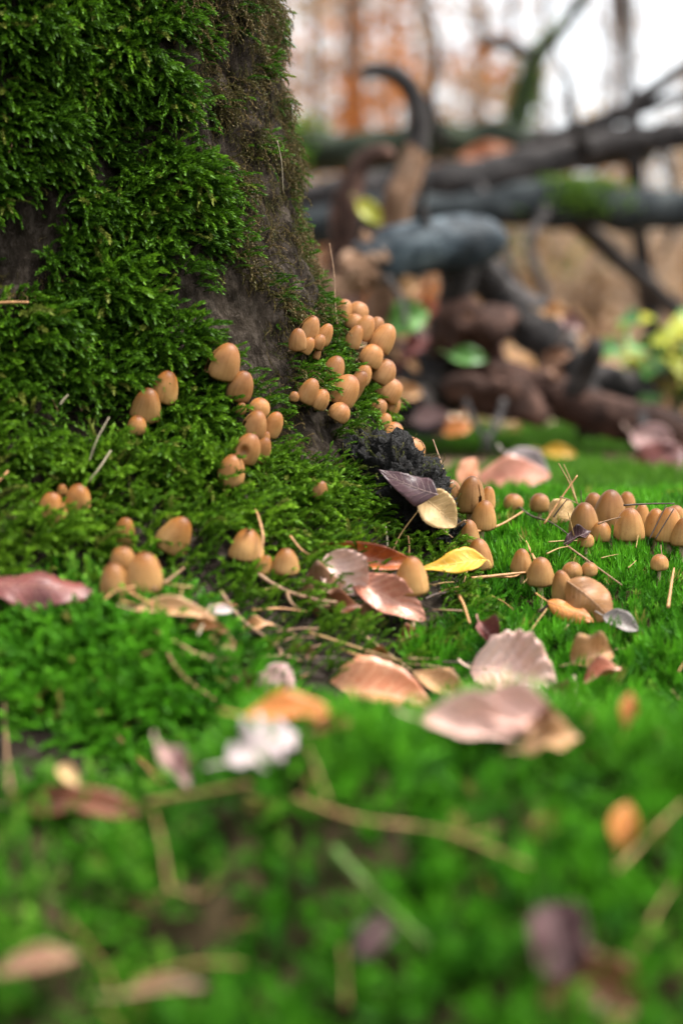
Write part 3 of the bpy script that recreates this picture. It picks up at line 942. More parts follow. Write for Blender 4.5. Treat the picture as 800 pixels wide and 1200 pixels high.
X = np.stack([np.cos(a_ := RNG.uniform(0, 2 * math.pi, len(P))), np.sin(a_), 0 * a_], -1)
m2 = .5 + .5 * vnoise(x * 90, y * 90, 3.1)
S = (.72 + .45 * (m1 - .3)) * RNG.uniform(.75, 1.25, len(P)) * (1 - .25 * sstep(.8, .95, y))
t = np.clip(.3 + 1.1 * (m2 - .4) + RNG.normal(0, .18, len(P)), 0, 1)
H_D, H_M, H_L = (.020, .095, .006), (.074, .275, .010), (.145, .41, .020)
colr = pal(H_D, H_M, t)
colr += (np.asarray(H_L)[None] - colr) * (np.clip(m1 - .45, 0, 1) * RNG.random(len(P)))[:, None]
yl = RNG.random(len(P)) < .02
colr = np.where(yl[:, None], pal((.16, .17, .03), (.22, .20, .05), RNG.random(len(P))), colr)
# kinds: haircap on the right and in front, feathery cushions on the left mound, pale plumes by the trunk's foot
plume = np.exp(-(((x + .075) / .05) ** 2 + ((y - .88) / .04) ** 2)) + .25 * (vnoise(x * 12, y * 12, 5) > .45)
feath = sstep(-.02, -.07, x) * .8 + (y < .66) * .25 + .15 + .5 * np.exp(-(((x - .0) / .08) ** 2 + ((y - .95) / .05) ** 2))
u = RNG.random(len(P))
isp = u < plume * .75
isf = (~isp) & (RNG.random(len(P)) < feath)
ish = ~isp & ~isf
colr = np.where(isp[:, None], pal((.10, .28, .02), (.20, .40, .05), RNG.random(len(P))), colr)
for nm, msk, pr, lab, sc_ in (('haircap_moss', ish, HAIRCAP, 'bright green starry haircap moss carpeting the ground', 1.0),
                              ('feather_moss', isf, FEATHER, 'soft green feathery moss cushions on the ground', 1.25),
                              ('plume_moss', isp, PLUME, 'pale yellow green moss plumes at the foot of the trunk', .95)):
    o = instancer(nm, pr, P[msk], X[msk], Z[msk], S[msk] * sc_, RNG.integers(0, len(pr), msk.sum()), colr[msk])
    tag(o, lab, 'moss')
# moss further back, in patches
Q = np.stack([RNG.uniform(-1.3, 1.5, 95000), 1.38 + 2.4 * RNG.random(95000) ** 1.2], -1)
x, y = Q[:, 0], Q[:, 1]
m = .5 + .5 * fbm(x * 3.2, y * 3.2, 1.2, 3)
keep = (np.abs(x) < .22 * y + .5) & (RNG.random(len(x)) < sstep(.30, .52, m) * (1 - sstep(2.5, 3.6, y)))
x, y, m = x[keep], y[keep], m[keep]
P = np.stack([x, y, soil(x, y)], -1)
keep = trunk_d(P, False) > .003
P, m = P[keep], m[keep]
a_ = RNG.uniform(0, 2 * math.pi, len(P))
colr = pal((.028, .085, .008), (.085, .215, .016), np.clip(RNG.random(len(P)) * .6 + .6 * (m - .3), 0, 1))
o = instancer('distant_moss', HAIRCAP, P, np.stack([np.cos(a_), np.sin(a_), 0 * a_], -1), np.array([[0, 0, 1.0]]) + RNG.normal(0, .2, P.shape), RNG.uniform(.6, 1.0, len(P)), RNG.integers(0, 4, len(P)), colr)
tag(o, 'green moss patches on the ground beyond the trunk', 'moss')

k = RNG.integers(0, len(rv) - 2, 1500)
rN = nrm(rv[k] - ROOTP[np.clip(k // 110, 0, len(ROOTP) - 1), :3])
kp = RNG.random(1500) < np.clip(.75 - .9 * (rv[k][:, 0] - rv[:, 0].min()) / .06 + .25 * (rN[:, 2] > .6), 0.05, 1)
k, rN = k[kp], rN[kp]
o = instancer('root_moss', DRY, rv[k] - TOFF, rN * .2 + RNG.normal(0, .7, rN.shape), rN, RNG.uniform(.3, .6, len(k)), RNG.integers(0, 4, len(k)), pal((.05, .07, .012), (.13, .12, .04), RNG.random(len(k))), tree)

# ================================================================== FALLEN LEAVES
LM = {
    'plum': m_leaf('plum_leaf', (.040, .018, .018), (.075, .036, .036), .6, .1, .3, .15),
    'chestnut': m_leaf('chestnut_leaf', (.13, .045, .02), (.23, .085, .04), .4, .2, .3, .3),
    'ochre': m_leaf('ochre_brown_leaf', (.24, .10, .03), (.40, .19, .06), .45, .35, .4),
    'rust': m_leaf('rust_red_leaf', (.17, .028, .010), (.40, .105, .018)),
    'yellow': m_leaf('yellow_leaf', (.62, .34, .03), (.74, .47, .05), .45, .35, .25),
    'pink': m_leaf('pinkish_leaf', (.56, .32, .26), (.74, .52, .44), .24, .22, .2),
    'rose': m_leaf('rose_brown_leaf', (.38, .13, .08), (.58, .28, .19), .26, .25, .3),
    'salmon': m_leaf('salmon_leaf', (.50, .18, .08), (.62, .30, .17), .3, .28, .3),
    'cream': m_leaf('cream_leaf', (.55, .36, .15), (.66, .46, .22), .5, .35, .4),
    'purple': m_leaf('dark_purple_leaf', (.035, .017, .020), (.085, .042, .046), .35, .1, .4, .3),
    'oxblood': m_leaf('oxblood_leaf', (.07, .015, .013), (.16, .04, .032), .45, .15, .4),
    'mauve': m_leaf('mauve_leaf', (.26, .14, .13), (.40, .25, .23), .4, .2, .4),
    'lilac': m_leaf('pale_lilac_leaf', (.36, .28, .28), (.52, .43, .42), .5, .2, .45),
    'orange': m_leaf('orange_leaf', (.42, .12, .02), (.60, .24, .05), .38, .3, .35),
    'tan': m_leaf('tan_leaf', (.36, .19, .08), (.52, .30, .14), .5, .25, .4),
    'brown': m_leaf('brown_leaf', (.13, .06, .03), (.26, .13, .07), .45, .15, .4),
    'grey': m_leaf('grey_brown_leaf', (.13, .11, .10), (.24, .20, .18), .45, .15, .4),
    'green': m_leaf('green_leaf', (.05, .17, .03), (.12, .28, .05), .4, .3, .2),
    'lime': m_leaf('lime_yellow_leaf', (.30, .40, .03), (.58, .52, .06), .4, .4, .2),
}
VEIN = {k: m_plain(k + '_leaf_vein', tuple(min(.8, c * 1.25 + .04) for c in col), .5, var=.15)
        for k, col in dict(plum=(.14, .08, .08), chestnut=(.2, .09, .05), ochre=(.26, .13, .05), rust=(.22, .07, .02), yellow=(.6, .38, .08), pink=(.55, .36, .27), rose=(.5, .28, .18), salmon=(.55, .32, .17), cream=(.5, .34, .16), purple=(.12, .07, .06), oxblood=(.25, .10, .07),
                           mauve=(.42, .28, .22), lilac=(.5, .4, .36), orange=(.45, .2, .06), tan=(.45, .28, .14), brown=(.2, .11, .06), grey=(.2, .16, .14), green=(.14, .26, .06), lime=(.45, .45, .1)).items()}
def leaf_geo(L, W, shape='beech', curl=.15, fold=.12, wave=.05, corr=.012, arch=.1, seed=0, roll=0.0):
    """blade in its own plane: x along, y across, z off the plane"""
    r = np.random.default_rng(seed)
    nu, nv = 30, 12
    u = np.linspace(0, 1, nu)
    v = np.linspace(-1, 1, nv + 1)
    if shape == 'beech': hw = np.sin(np.pi * np.clip(u, 0, 1) ** .9) ** .75
    elif shape == 'birch': hw = np.where(u < .28, sstep(0, .28, u) ** .6, (1 - (u - .28) / .72) ** .85)
    elif shape == 'lobed': hw = np.sin(np.pi * u ** 1.1) ** .6 * (.72 + .28 * np.cos(u * 2 * np.pi * 4.2 + 2.6))
    elif shape == 'narrow': hw = np.sin(np.pi * u) ** .9
    else: hw = (1 - (2 * u - 1) ** 4) ** .5                     # 'round'
    hw = np.maximum(hw, .01)
    U, Vv = np.meshgrid(u, v, indexing='ij')
    HW = hw[:, None] * np.ones_like(Vv)
    tooth = 1 + (.035 * np.abs(((U * 17) % 1) - .5) * 2 + .04 * vnoise(U * 7, np.sign(Vv) * 3 + seed, 1.3)) * (np.abs(Vv) > .95)
    x = (U - .5) * L
    y = Vv * HW * W * .5 * tooth + .05 * W * np.sin(U * 3.0 + r.uniform(0, 6))
    av = np.abs(Vv) * HW
    z = W * (fold * av + curl * (av ** 2) * (1 + .5 * np.sign(Vv) * r.uniform(-1, 1)))
    z = z + L * arch * (1 - (2 * U - 1) ** 2) + L * roll * (np.clip(U - .55, 0, 1) / .45) ** 2
    z = z + W * wave * np.sin(U * 11 + r.uniform(0, 6) + 1.5 * np.sign(Vv)) * av + W * corr * np.sin((U - .28 * np.abs(Vv)) * 2 * np.pi * 7.5) * np.minimum(1, av * 2)
    z = z + W * .05 * vnoise(U * 3.1 + seed, Vv * 1.7, seed * .7) * (.3 + av)
    return np.stack([x, y, z], -1)
def leaf(label, col, px, py, ang, L, W, tilt=.5, lift=.004, depth=None, shape='beech', curl=.15, fold=.1, wave=.06, corr=.012, arch=.06, roll=0.0, stalk=.25,
         seed=None, group='fallen leaves', name='fallen_leaf', veins=True, nvec=None, on='both', near=0.0):
    seed = seed if seed is not None else int(px * 3 + py * 7)
    if depth is None:
        C = cast(px, py, MOSS + .002 + lift, what=on)
        dep = C[1] - near
        C = at(px, py, dep)
    else:
        C, dep = at(px, py, depth), depth
    toc = nrm(ORG - C)
    tilt = max(tilt, .5)
    n = nrm(np.array([0, 0, 1.0]) * (1 - tilt) + toc * tilt) if nvec is None else nrm(np.asarray(nvec, float))
    def hit(qx, qy):
        d = ray(qx, qy)
        t = np.dot(C - ORG, n) / np.dot(d, n)
        return ORG + d * t
    a = math.radians(ang)
    dx, dy = math.cos(a), -math.sin(a)
    A = hit(px + dx * L / 2, py + dy * L / 2) - hit(px - dx * L / 2, py - dy * L / 2)
    Bv = hit(px + dy * W / 2, py - dx * W / 2) - hit(px - dy * W / 2, py + dx * W / 2)
    Lw = min(np.linalg.norm(A), 1.9 * L * dep / FPX)
    X = nrm(A)
    Y = nrm(np.cross(n, X))
    Ww = min(abs(np.dot(Bv, Y)), 1.9 * W * dep / FPX)
    G = leaf_geo(Lw, Ww, shape, curl, fold, wave, corr, arch, seed, roll)
    nu, nv = G.shape[:2]
    G[..., 2] -= G[..., 2].mean()
    toW = lambda g: g[..., 0:1] * X + g[..., 1:2] * Y + g[..., 2:3] * n
    T = toW(G)
    base_z = 0
    V = np.vstack([T.reshape(-1, 3), (T - n * .0003).reshape(-1, 3)])
    F, o2 = [], nu * nv
    idx = np.arange(nu * nv).reshape(nu, nv)
    for i in range(nu - 1):
        for j in range(nv - 1):
            q = (idx[i, j], idx[i + 1, j], idx[i + 1, j + 1], idx[i, j + 1])
            F.append(q); F.append(tuple(k + o2 for k in q[::-1]))
    rim = list(idx[:, 0]) + list(idx[-1, 1:]) + list(idx[-2::-1, -1]) + list(idx[0, -2:0:-1])
    for k in range(len(rim)):
        p, q = rim[k], rim[(k + 1) % len(rim)]
        F.append((q, p, p + o2, q + o2))
    t = thing(name, label, 'leaf', C, group)
    bl = obj('blade', mesh('blade', V, F), LM[col], t)
    mid = nv // 2
    rr = max(.00035, .016 * Ww)
    mp = T[:, mid] + n * rr * .3
    v1, f1 = tube(mp[::2], np.linspace(rr, rr * .35, len(mp[::2])), 6)
    obj('midrib', mesh('midrib', v1, f1), VEIN[col], t)
    if veins:
        parts = []
        for k in range(7):
            u0 = .12 + .11 * k
            for sgn in (-1, 1):
                pp = []
                for w_ in np.linspace(0, .92, 6):
                    i = min(nu - 1, int((u0 + .17 * w_) * (nu - 1)))
                    j = int(round(mid + sgn * w_ * mid))
                    pp.append(T[i, j] + n * rr * .15)
                parts.append(tube(np.array(pp), np.linspace(rr * .45, rr * .2, 6), 4))
        vv, vf = merge(parts)
        obj('side_veins', mesh('side_veins', vv, vf), VEIN[col], bl)
    if stalk:
        s0, s1 = T[0, mid], T[0, mid] - X * Lw * stalk * .6 + Y * Lw * .03, 
        s2 = T[0, mid] - X * Lw * stalk + Y * Lw * .09 - n * .002
        v3, f3 = tube(spline([s0, s1, s2], 8), np.linspace(rr * .9, rr * 1.2, 8), 6)
        obj('stalk', mesh('stalk', v3, f3), VEIN[col], t)
    return t

# --- around the foot of the trunk
leaf('rust red curled leaf lying over the ridged mushroom beside the yellow leaf', 'rust', 428, 652, -7, 132, 32, .8, .012, near=.004, shape='beech', curl=.35, arch=.07, wave=.12, stalk=.2)
leaf('bright yellow leaf resting in front of the mushroom at the trunk foot', 'yellow', 530, 660, 186, 80, 32, .6, .006, depth=.925, shape='birch', curl=.12, wave=.12, arch=.03, stalk=.06)
leaf('glossy pale pink crumpled leaf propped under the rust red leaf', 'pink', 405, 672, -52, 66, 54, .8, .010, near=.012, curl=.3, wave=.16, corr=.045, stalk=0)
leaf('rose brown leaf half with strong veins, lying below the ridged mushroom', 'rose', 455, 700, -32, 100, 44, .75, .010, near=.01, curl=.25, wave=.12, corr=.045, stalk=0)
leaf('crumpled dark shrivelled leaf beneath the rust red leaf', 'brown', 378, 690, 30, 60, 34, .6, .008, curl=.6, wave=.3, stalk=.3)
leaf('cream triangular leaf propped against the black root', 'cream', 512, 598, -38, 58, 44, .85, .004, depth=.953, shape='beech', curl=.08, arch=.03, stalk=.5)
leaf('dark purple leaf draped over the black root', 'purple', 478, 566, 158, 76, 34, .6, .002, depth=.952, shape='birch', curl=-.2, arch=-.05, stalk=0)
leaf('oxblood red leaf on the dark mound near the little ground trio', 'oxblood', 48, 690, -8, 130, 50, .6, .008, curl=-.35, wave=.14, corr=.02, arch=.08)
leaf('curled tan leaf standing in haircap moss beside the worn mushroom', 'ochre', 690, 704, -38, 70, 50, .8, .012, shape='beech', curl=-.22, fold=-.1, arch=.05, wave=.12, stalk=0)
leaf('orange tinted leaf scrap below the curled tan leaf', 'orange', 668, 716, -25, 60, 22, .6, .006, curl=-.3, arch=.05, stalk=.3)
leaf('grey brown leaf scrap beside the curled tan leaf', 'grey', 727, 728, -20, 46, 24, .6, .005, curl=.2)
leaf('small brown curled leaf near the middle of the haircap bank', 'oxblood', 571, 741, -60, 40, 24, .6, .007, curl=.8, arch=.1, shape='narrow')
leaf('light brown curled leaf standing above the rolled one', 'tan', 693, 766, 20, 50, 28, .6, .008, curl=.6, wave=.2, shape='round')
leaf('rolled brown leaf below the light brown curled one', 'rose', 705, 788, 25, 48, 22, .55, .006, curl=.9, shape='narrow')
leaf('dark curled leaf scrap against the big mushroom clump', 'purple', 676, 628, 28, 36, 15, .6, .006, depth=1.0, curl=.6, wave=.3, stalk=0, shape='narrow')
leaf('pale tan leaf tip standing behind the needle tripod', 'cream', 657, 598, 50, 34, 30, .8, .004, depth=1.06, curl=.3, stalk=0)
# --- in the hollow between the cushions
leaf('large shiny pink leaf with strong parallel veins, topmost of the hollow heap', 'pink', 604, 790, -12, 112, 74, .62, .014, curl=.25, wave=.10, corr=.055, arch=.12, stalk=.15)
leaf('second pink leaf lying underneath the large shiny pink one', 'pink', 604, 836, -14, 120, 46, .6, .008, curl=.3, wave=.1, corr=.03)
leaf('pale pink leaf spread low in the hollow heap', 'pink', 556, 848, -8, 130, 48, .65, .008, curl=.3, wave=.12, corr=.03)
leaf('salmon oval leaf lying alone beside the hollow heap', 'salmon', 441, 812, -6, 134, 52, .5, .008, curl=.22, arch=.06, stalk=.1)
leaf('narrow tan leaf with a long stalk pointing at the salmon leaf', 'tan', 520, 806, -34, 90, 30, .5, .008, shape='narrow', curl=.35, stalk=1.1)
leaf('cream leaf at the edge of the hollow heap, catching light', 'cream', 696, 853, 12, 56, 34, .6, .010, curl=.3, wave=.1, shape='round')
leaf('brown leaf scrap tucked between the cream leaf and the hollow heap', 'tan', 645, 868, 10, 72, 34, .55, .004, curl=.4, wave=.2)
leaf('small rusty leaf standing upright past the cream leaf', 'orange', 735, 832, 80, 44, 20, .85, .008, shape='narrow', curl=.4, stalk=.3)
leaf('pale lilac leaf bleached almost white at the rim of the hollow', 'lilac', 306, 873, 22, 92, 66, .6, .010, shape='lobed', curl=.2, wave=.12)
leaf('orange brown leaf lying behind the pale lilac leaf', 'orange', 345, 838, -4, 118, 36, .45, .006, curl=.3, wave=.1)
leaf('mauve brown leaf standing behind the orange brown leaf', 'mauve', 324, 803, 60, 62, 44, .75, .012, curl=.3, wave=.14)
leaf('long chestnut leaf in the gully below the dark mound', 'chestnut', 97, 945, -3, 150, 36, .4, .010, curl=.4, wave=.1, arch=.05)
leaf('shrivelled brownish pink leaf at the end of the gully', 'mauve', 203, 893, -55, 64, 30, .6, .010, curl=.7, wave=.3, shape='narrow')
leaf('tiny cream leaf scrap on the slope above the gully', 'cream', 80, 908, -40, 32, 20, .7, .008, curl=.3, stalk=0)
leaf('small white leaf scrap beside the crossing stalks on the dark mound', 'lilac', 257, 716, 5, 34, 12, .6, .006, stalk=0, curl=.2)
leaf('small tan leaf scrap on the mound below the crossing stalks', 'tan', 262, 752, -25, 36, 18, .6, .006, stalk=0, curl=.3)
leaf('brown leaf edge showing between the ground trio and the mound', 'tan', 205, 716, -6, 100, 18, .4, .005, curl=.3, stalk=.2)
for k, (px, py, an, L_, W_, cc) in enumerate([(395, 712, 10, 60, 22, 'chestnut'), (362, 700, -20, 40, 20, 'brown'), (430, 722, 5, 46, 18, 'brown'), (300, 735, 15, 44, 16, 'tan'), (355, 765, -12, 40, 16, 'brown'),
        (480, 745, 20, 36, 14, 'chestnut'), (245, 735, -8, 50, 14, 'ochre'), (640, 848, 10, 50, 24, 'chestnut'), (660, 812, -30, 34, 16, 'brown'), (390, 850, 12, 44, 18, 'ochre'), (285, 800, -40, 34, 14, 'brown'), (445, 770, -25, 40, 12, 'ochre')]):
    leaf('small crumpled brown leaf scrap in the litter between the cushions', cc, px, py, an, L_, W_, .6, .006, curl=.6, wave=.3, veins=False, stalk=.3 * (k % 2), group='crumpled leaf scraps')
# --- on the nearest cushion
leaf('small orange leaf standing on edge in the near cushion', 'orange', 731, 968, 78, 58, 34, .85, .012, curl=.4, shape='narrow')
leaf('dull plum leaf standing above the chestnut one in the near cushion', 'plum', 655, 1100, 105, 92, 66, .8, .016, curl=.2, shape='round', stalk=0)
leaf('chestnut brown leaf below the dull plum one in the near cushion', 'chestnut', 690, 1160, -20, 120, 80, .7, .010, curl=.2, shape='round')
leaf('dark purple leaf scrap in the near cushion beside the green grass blade', 'purple', 436, 1098, 40, 56, 36, .8, .012, curl=.3, shape='round', stalk=0)
leaf('brown leaf in the near cushion with crossing straw stalks', 'brown', 45, 1128, 14, 100, 30, .6, .010, curl=.3)
leaf('tawny leaf low in the near cushion beneath the straw stalks', 'brown', 190, 1158, 6, 110, 18, .5, .004, curl=.4, shape='narrow')
# --- beyond the mushrooms
for a in [('pinkish brown leaf lying in moss behind the mushroom clump', 'rose', 598, 562, 8, 96, 44, 1.42, .6), ('pale leaf leaning up behind the pinkish brown leaf', 'lilac', 618, 545, -30, 60, 34, 1.5, .7),
          ('salmon leaf tip behind the tall split mushroom', 'salmon', 548, 553, 60, 40, 24, 1.35, .7), ('yellow leaf in moss behind the needle tripod', 'yellow', 655, 530, -8, 40, 16, 1.8, .8),
          ('dusty red leaf under the lying trunk', 'oxblood', 775, 545, 40, 70, 55, 1.7, .7), ('mauve leaf beside the dusty red leaf under the lying trunk', 'mauve', 765, 520, -30, 60, 40, 1.9, .7),
          ('yellow leaf behind the end of the big mushroom clump', 'yellow', 792, 588, 20, 50, 24, 1.3, .6), ('orange leaf in moss under the jumbled branches', 'orange', 536, 502, 20, 34, 22, 1.95, .7),
          ('pale pink leaf in moss under the jumbled branches', 'mauve', 505, 488, 10, 44, 26, 2.1, .6)]:
    leaf(a[0], a[1], a[2], a[3], a[4], a[5], a[6], a[8], .0, depth=a[7], veins=False)

# ================================================================== TWIGS, NEEDLES, STALKS, GRASS
TW = {'twig': m_plain('dead_twig', (.20, .115, .06), .6, var=.45), 'needle': m_plain('dead_pine_needle', (.36, .18, .07), .5, var=.35), 'dark': m_plain('dark_twig', (.055, .035, .025), .6, var=.4),
      'straw': m_plain('dry_straw', (.26, .16, .055), .55, var=.25), 'pale': m_plain('bleached_straw', (.36, .30, .20), .6, var=.2), 'green': m_plain('grass_green', (.10, .18, .03), .5, .3, var=.2)}
def stick(name, label, cat, col, pts, r=.0006, group=None, taper=.6, lift=.003, fork=None):
    if name == 'straw_stalk': r *= .68
    """pts: (px, py) on the moss, or (px, py, depth); r in metres"""
    P = []
    for p in pts:
        if len(p) == 2:
            c = cast(p[0], p[1], MOSS + .004)
            P.append(c + np.array([0, 0, lift]))
        else: P.append(at(*p))
    P = np.array(P)
    if len(P) == 2:                                   # a slight natural bow
        m = P.mean(0) + np.array([0, 0, .02 * np.linalg.norm(P[1] - P[0])]) + RNG.normal(0, .02 * np.linalg.norm(P[1] - P[0]), 3)
        P = np.array([P[0], m, P[1]])
    Q = spline(P, max(8, 6 * len(P)))
    B = Q[0].copy()
    k = len(Q)
    v, f = tube(Q, np.linspace(r, r * taper, k), 7, .12, 300.0, B)
    if fork is not None:
        t = thing(name, label, cat, B, group)
        obj('stem', mesh('stem', v, f), TW[col], t)
        for fk in fork:
            FP = np.array([Q[int(fk[0] * (k - 1))]] + [at(*q) if len(q) == 3 else cast(q[0], q[1], MOSS + .004) for q in fk[1]])
            v2, f2 = tube(spline(FP, 8), np.linspace(r * .8, r * .4, 8), 6, .1, 300.0, B)
            obj('side_twig', mesh('side_twig', v2, f2), TW[col], t)
        return t
    o = obj(name, mesh(name, v, f), TW[col])
    o.location = tuple(B)
    return tag(o, label, cat, group)
G1 = 'dead twigs lying about'
G2 = 'fallen pine needles'
G3 = 'straw stalks in the moss'
# needle tripod
stick('pine_needle', 'longest brown needle of the standing tripod, knob at its tip', 'needle', 'needle', [(637, 614, 1.035), (676, 557, 1.045)], .0007, G2)
stick('pine_needle', 'thin straw coloured needle of the tripod leaning backwards', 'needle', 'straw', [(676, 590, 1.05), (654, 543, 1.06)], .0005, G2)
stick('pine_needle', 'second thin needle beside the backward leaning one of the tripod', 'needle', 'straw', [(675, 588, 1.055), (660, 544, 1.065)], .0005, G2)
stick('pine_needle', 'short dark needle crossing the foot of the tripod', 'needle', 'dark', [(648, 606, 1.03), (664, 585, 1.03)], .0005, G2)
stick('pine_needle', 'thin needle running from the tripod over to the big clump', 'needle', 'twig', [(655, 582, 1.04), (678, 591, 1.04)], .0004, G2)
stick('pine_needle', 'long dark needle laid flat across the bell mushroom top', 'needle', 'dark', [(730, 592, 1.0), (790, 590, 1.0)], .0006, G2)
stick('pine_needle', 'brown needle stuck between the two biggest of the big clump', 'needle', 'twig', [(700, 614, 1.0), (727, 606, 1.0)], .0006, G2)
stick('pine_needle', 'dark needle slanting over the crossed mushroom, the longer one', 'needle', 'dark', [(760, 632, 1.0), (780, 592, 1.005)], .0005, G2)
stick('pine_needle', 'dark needle slanting over the crossed mushroom, the shorter one', 'needle', 'dark', [(767, 632, .997), (789, 596, 1.0)], .0005, G2)
stick('pine_needle', 'upright stub of needle beside the tripod', 'needle', 'dark', [(681, 592, 1.06), (680, 575, 1.06)], .0005, G2)
stick('pine_needle', 'curved brown needle bent around the egg shaped clump mushroom', 'needle', 'straw', [(672, 628, 1.0), (668, 612, 1.0), (665, 600, 1.0)], .0004, G2)
# twigs by the clump
stick('twig', 'forked brown twig reaching from the black root past the clump', 'twig', 'twig', [(508, 614, .97), (530, 617, .968), (545, 610, .965)], .0010, G1, fork=[(.15, [(520, 622, .965), (530, 630, .965)])])
stick('twig', 'reddish twig running away from the short tan mushroom', 'twig', 'needle', [(524, 633), (560, 628), (585, 621), (612, 605)], .0010, G1)
stick('twig', 'thin dark twig arched in haircap moss beyond the reddish twig', 'twig', 'dark', [(606, 598), (622, 610), (645, 618), (665, 632)], .0007, G1)
stick('twig', 'pale broken twig lying before the two pointed mushrooms', 'twig', 'needle', [(552, 684), (580, 681), (615, 677)], .0011, G1, fork=[(.5, [(600, 676), (614, 670)])])
stick('twig', 'slanting needle thin twig between the two pointed mushrooms', 'twig', 'needle', [(626, 662), (616, 640)], .0009, G1)
stick('twig', 'dark slim twig crossing the worn mushroom and tan leaf', 'twig', 'dark', [(632, 718, .93), (650, 702, .93), (670, 686, .935)], .0010, G1)
stick('twig', 'long thin brown twig laid over moss past the red orange button', 'twig', 'twig', [(663, 645), (695, 668), (728, 692)], .0007, G1)
stick('twig', 'orange brown twig poking out of moss below the yellow leaf', 'twig', 'needle', [(535, 700), (550, 737)], .0011, G1)
stick('twig', 'thin twig standing in haircap moss far from the leaves', 'twig', 'needle', [(782, 718), (789, 672)], .0009, G1)
stick('twig', 'fine straw needle lying flat before the big clump', 'twig', 'straw', [(642, 641), (686, 640)], .0005, G1)
stick('twig', 'fine needle leading from the big clump to the pointed mushrooms', 'twig', 'straw', [(640, 655), (668, 646)], .0005, G1)
stick('twig', 'dead curled stalk under the light brown curled leaf', 'twig', 'pale', [(672, 800), (674, 818), (678, 834)], .0009, G1)
stick('twig', 'fine twig at the foot of the black root, bent and pale', 'twig', 'straw', [(460, 645, .95), (470, 625, .955), (490, 598, .96)], .0006, G1)
stick('twig', 'short knobbed twig standing before the black root', 'twig', 'pale', [(454, 648, .95), (452, 617, .955)], .0008, G1)
stick('twig', 'little brown twig standing near the knobbed one by the black root', 'twig', 'needle', [(479, 650, .95), (478, 628, .955)], .0006, G1)
stick('twig', 'thin grass stem rising behind the black root', 'twig', 'twig', [(522, 560, 1.0), (514, 535, 1.01), (507, 515, 1.015)], .0006, G1)
stick('twig', 'pale twig poking out from behind the tall split mushroom', 'twig', 'pale', [(513, 570, .985), (531, 565, .985)], .0007, G1)
stick('twig', 'straight twig standing among the low moss on top of the root', 'twig', 'twig', [(434, 560, .985), (442, 534, .99)], .0005, G1)
stick('twig', 'slanting twig beside the straight one on top of the root', 'twig', 'twig', [(430, 552, .985), (422, 532, .99)], .0005, G1)
stick('twig', 'bent stem curving over the ridged reddish mushroom', 'twig', 'needle', [(303, 655, .865), (308, 630, .87), (303, 606, .88), (299, 597, .89)], .0009, G1)
stick('twig', 'dark arching twig between plume moss and the rust red leaf', 'twig', 'twig', [(300, 672, .87), (330, 690, .865), (365, 702, .86), (395, 706, .86)], .0013, G1, fork=[(.4, [(340, 705, .855), (352, 716, .855)])])
stick('twig', 'thin stem joining plume moss to the rust red leaf', 'twig', 'needle', [(340, 628, .89), (352, 643, .885), (362, 650, .885)], .0006, G1)
# on the trunk
stick('twig', 'bleached bent straw caught in trunk moss above the orange brown pair', 'straw', 'pale', [(105, 540, .885), (114, 515, .885), (128, 489, .89)], .0004, G3)
stick('twig', 'second bleached straw fork below the bent one on trunk moss', 'straw', 'pale', [(104, 565, .88), (117, 548, .88), (130, 528, .885)], .0006, G3)
stick('twig', 'small pale chip of straw on the dark moss gap', 'straw', 'pale', [(71, 474, .905), (80, 463, .905)], .0007, G3)
stick('twig', 'brown needle caught in the trunk moss, lying level', 'needle', 'needle', [(-6, 355, .91), (34, 354, .912)], .0009, G2)
stick('twig', 'short brown needle at the outer moss beneath the dark gap', 'needle', 'needle', [(-4, 566, .87), (10, 552, .875)], .0009, G2)
stick('twig', 'fine hair of dead grass hanging down the trunk edge', 'straw', 'twig', [(398, 400, 1.06), (393, 360, 1.07), (391, 318, 1.08), (386, 285, 1.09)], .0004, G3)
stick('twig', 'thin silver thread on the shaded bark', 'straw', 'pale', [(325, 165, .985), (330, 190, .985), (332, 225, .985)], .0002, G3)
# stalks over the dark mound and gully
stick('straw_stalk', 'long tan stalk slanting down the dark mound toward the lilac leaf', 'straw', 'straw', [(160, 735), (215, 765), (290, 806)], .0012, G3)
stick('straw_stalk', 'stout tan stalk crossing the slanting one on the dark mound', 'straw', 'straw', [(188, 758), (215, 800), (272, 842)], .0014, G3)
stick('straw_stalk', 'thin straw forming a narrow V with its neighbour on the mound', 'straw', 'straw', [(215, 738), (213, 695)], .0008, G3)
stick('straw_stalk', 'leaning straw, the other half of the narrow V on the mound', 'straw', 'pale', [(232, 752), (247, 716)], .0008, G3)
stick('straw_stalk', 'grey forked stick lying from plume moss down to the mauve leaf', 'twig', 'twig', [(258, 700), (285, 735), (325, 765), (332, 790)], .0016, G3)
stick('straw_stalk', 'brown stick lying by the ground trio of mushrooms', 'twig', 'twig', [(180, 697), (200, 685), (216, 672)], .0013, G3)
stick('straw_stalk', 'bundle straw lying level behind the dark mound', 'straw', 'needle', [(150, 700), (185, 718), (225, 724)], .0011, G3)
stick('straw_stalk', 'brown straw lying level below the arching twig', 'straw', 'needle', [(296, 722), (330, 720), (360, 724)], .0010, G3)
stick('straw_stalk', 'long bleached stalk of the narrow tan leaf in the hollow', 'straw', 'tan' if False else 'straw', [(362, 748), (400, 760), (470, 782)], .0012, G3)
stick('straw_stalk', 'faint brown stalk standing on the outer slope of the dark mound', 'straw', 'twig', [(12, 935), (8, 880), (6, 830)], .0012, G3)
stick('straw_stalk', 'thin stalk lying down the slope into the gully', 'straw', 'needle', [(135, 868), (165, 900), (190, 925)], .0010, G3)
stick('straw_stalk', 'thin reddish stalk on the upper dark mound slope', 'straw', 'twig', [(128, 800), (150, 835), (168, 860)], .0008, G3)
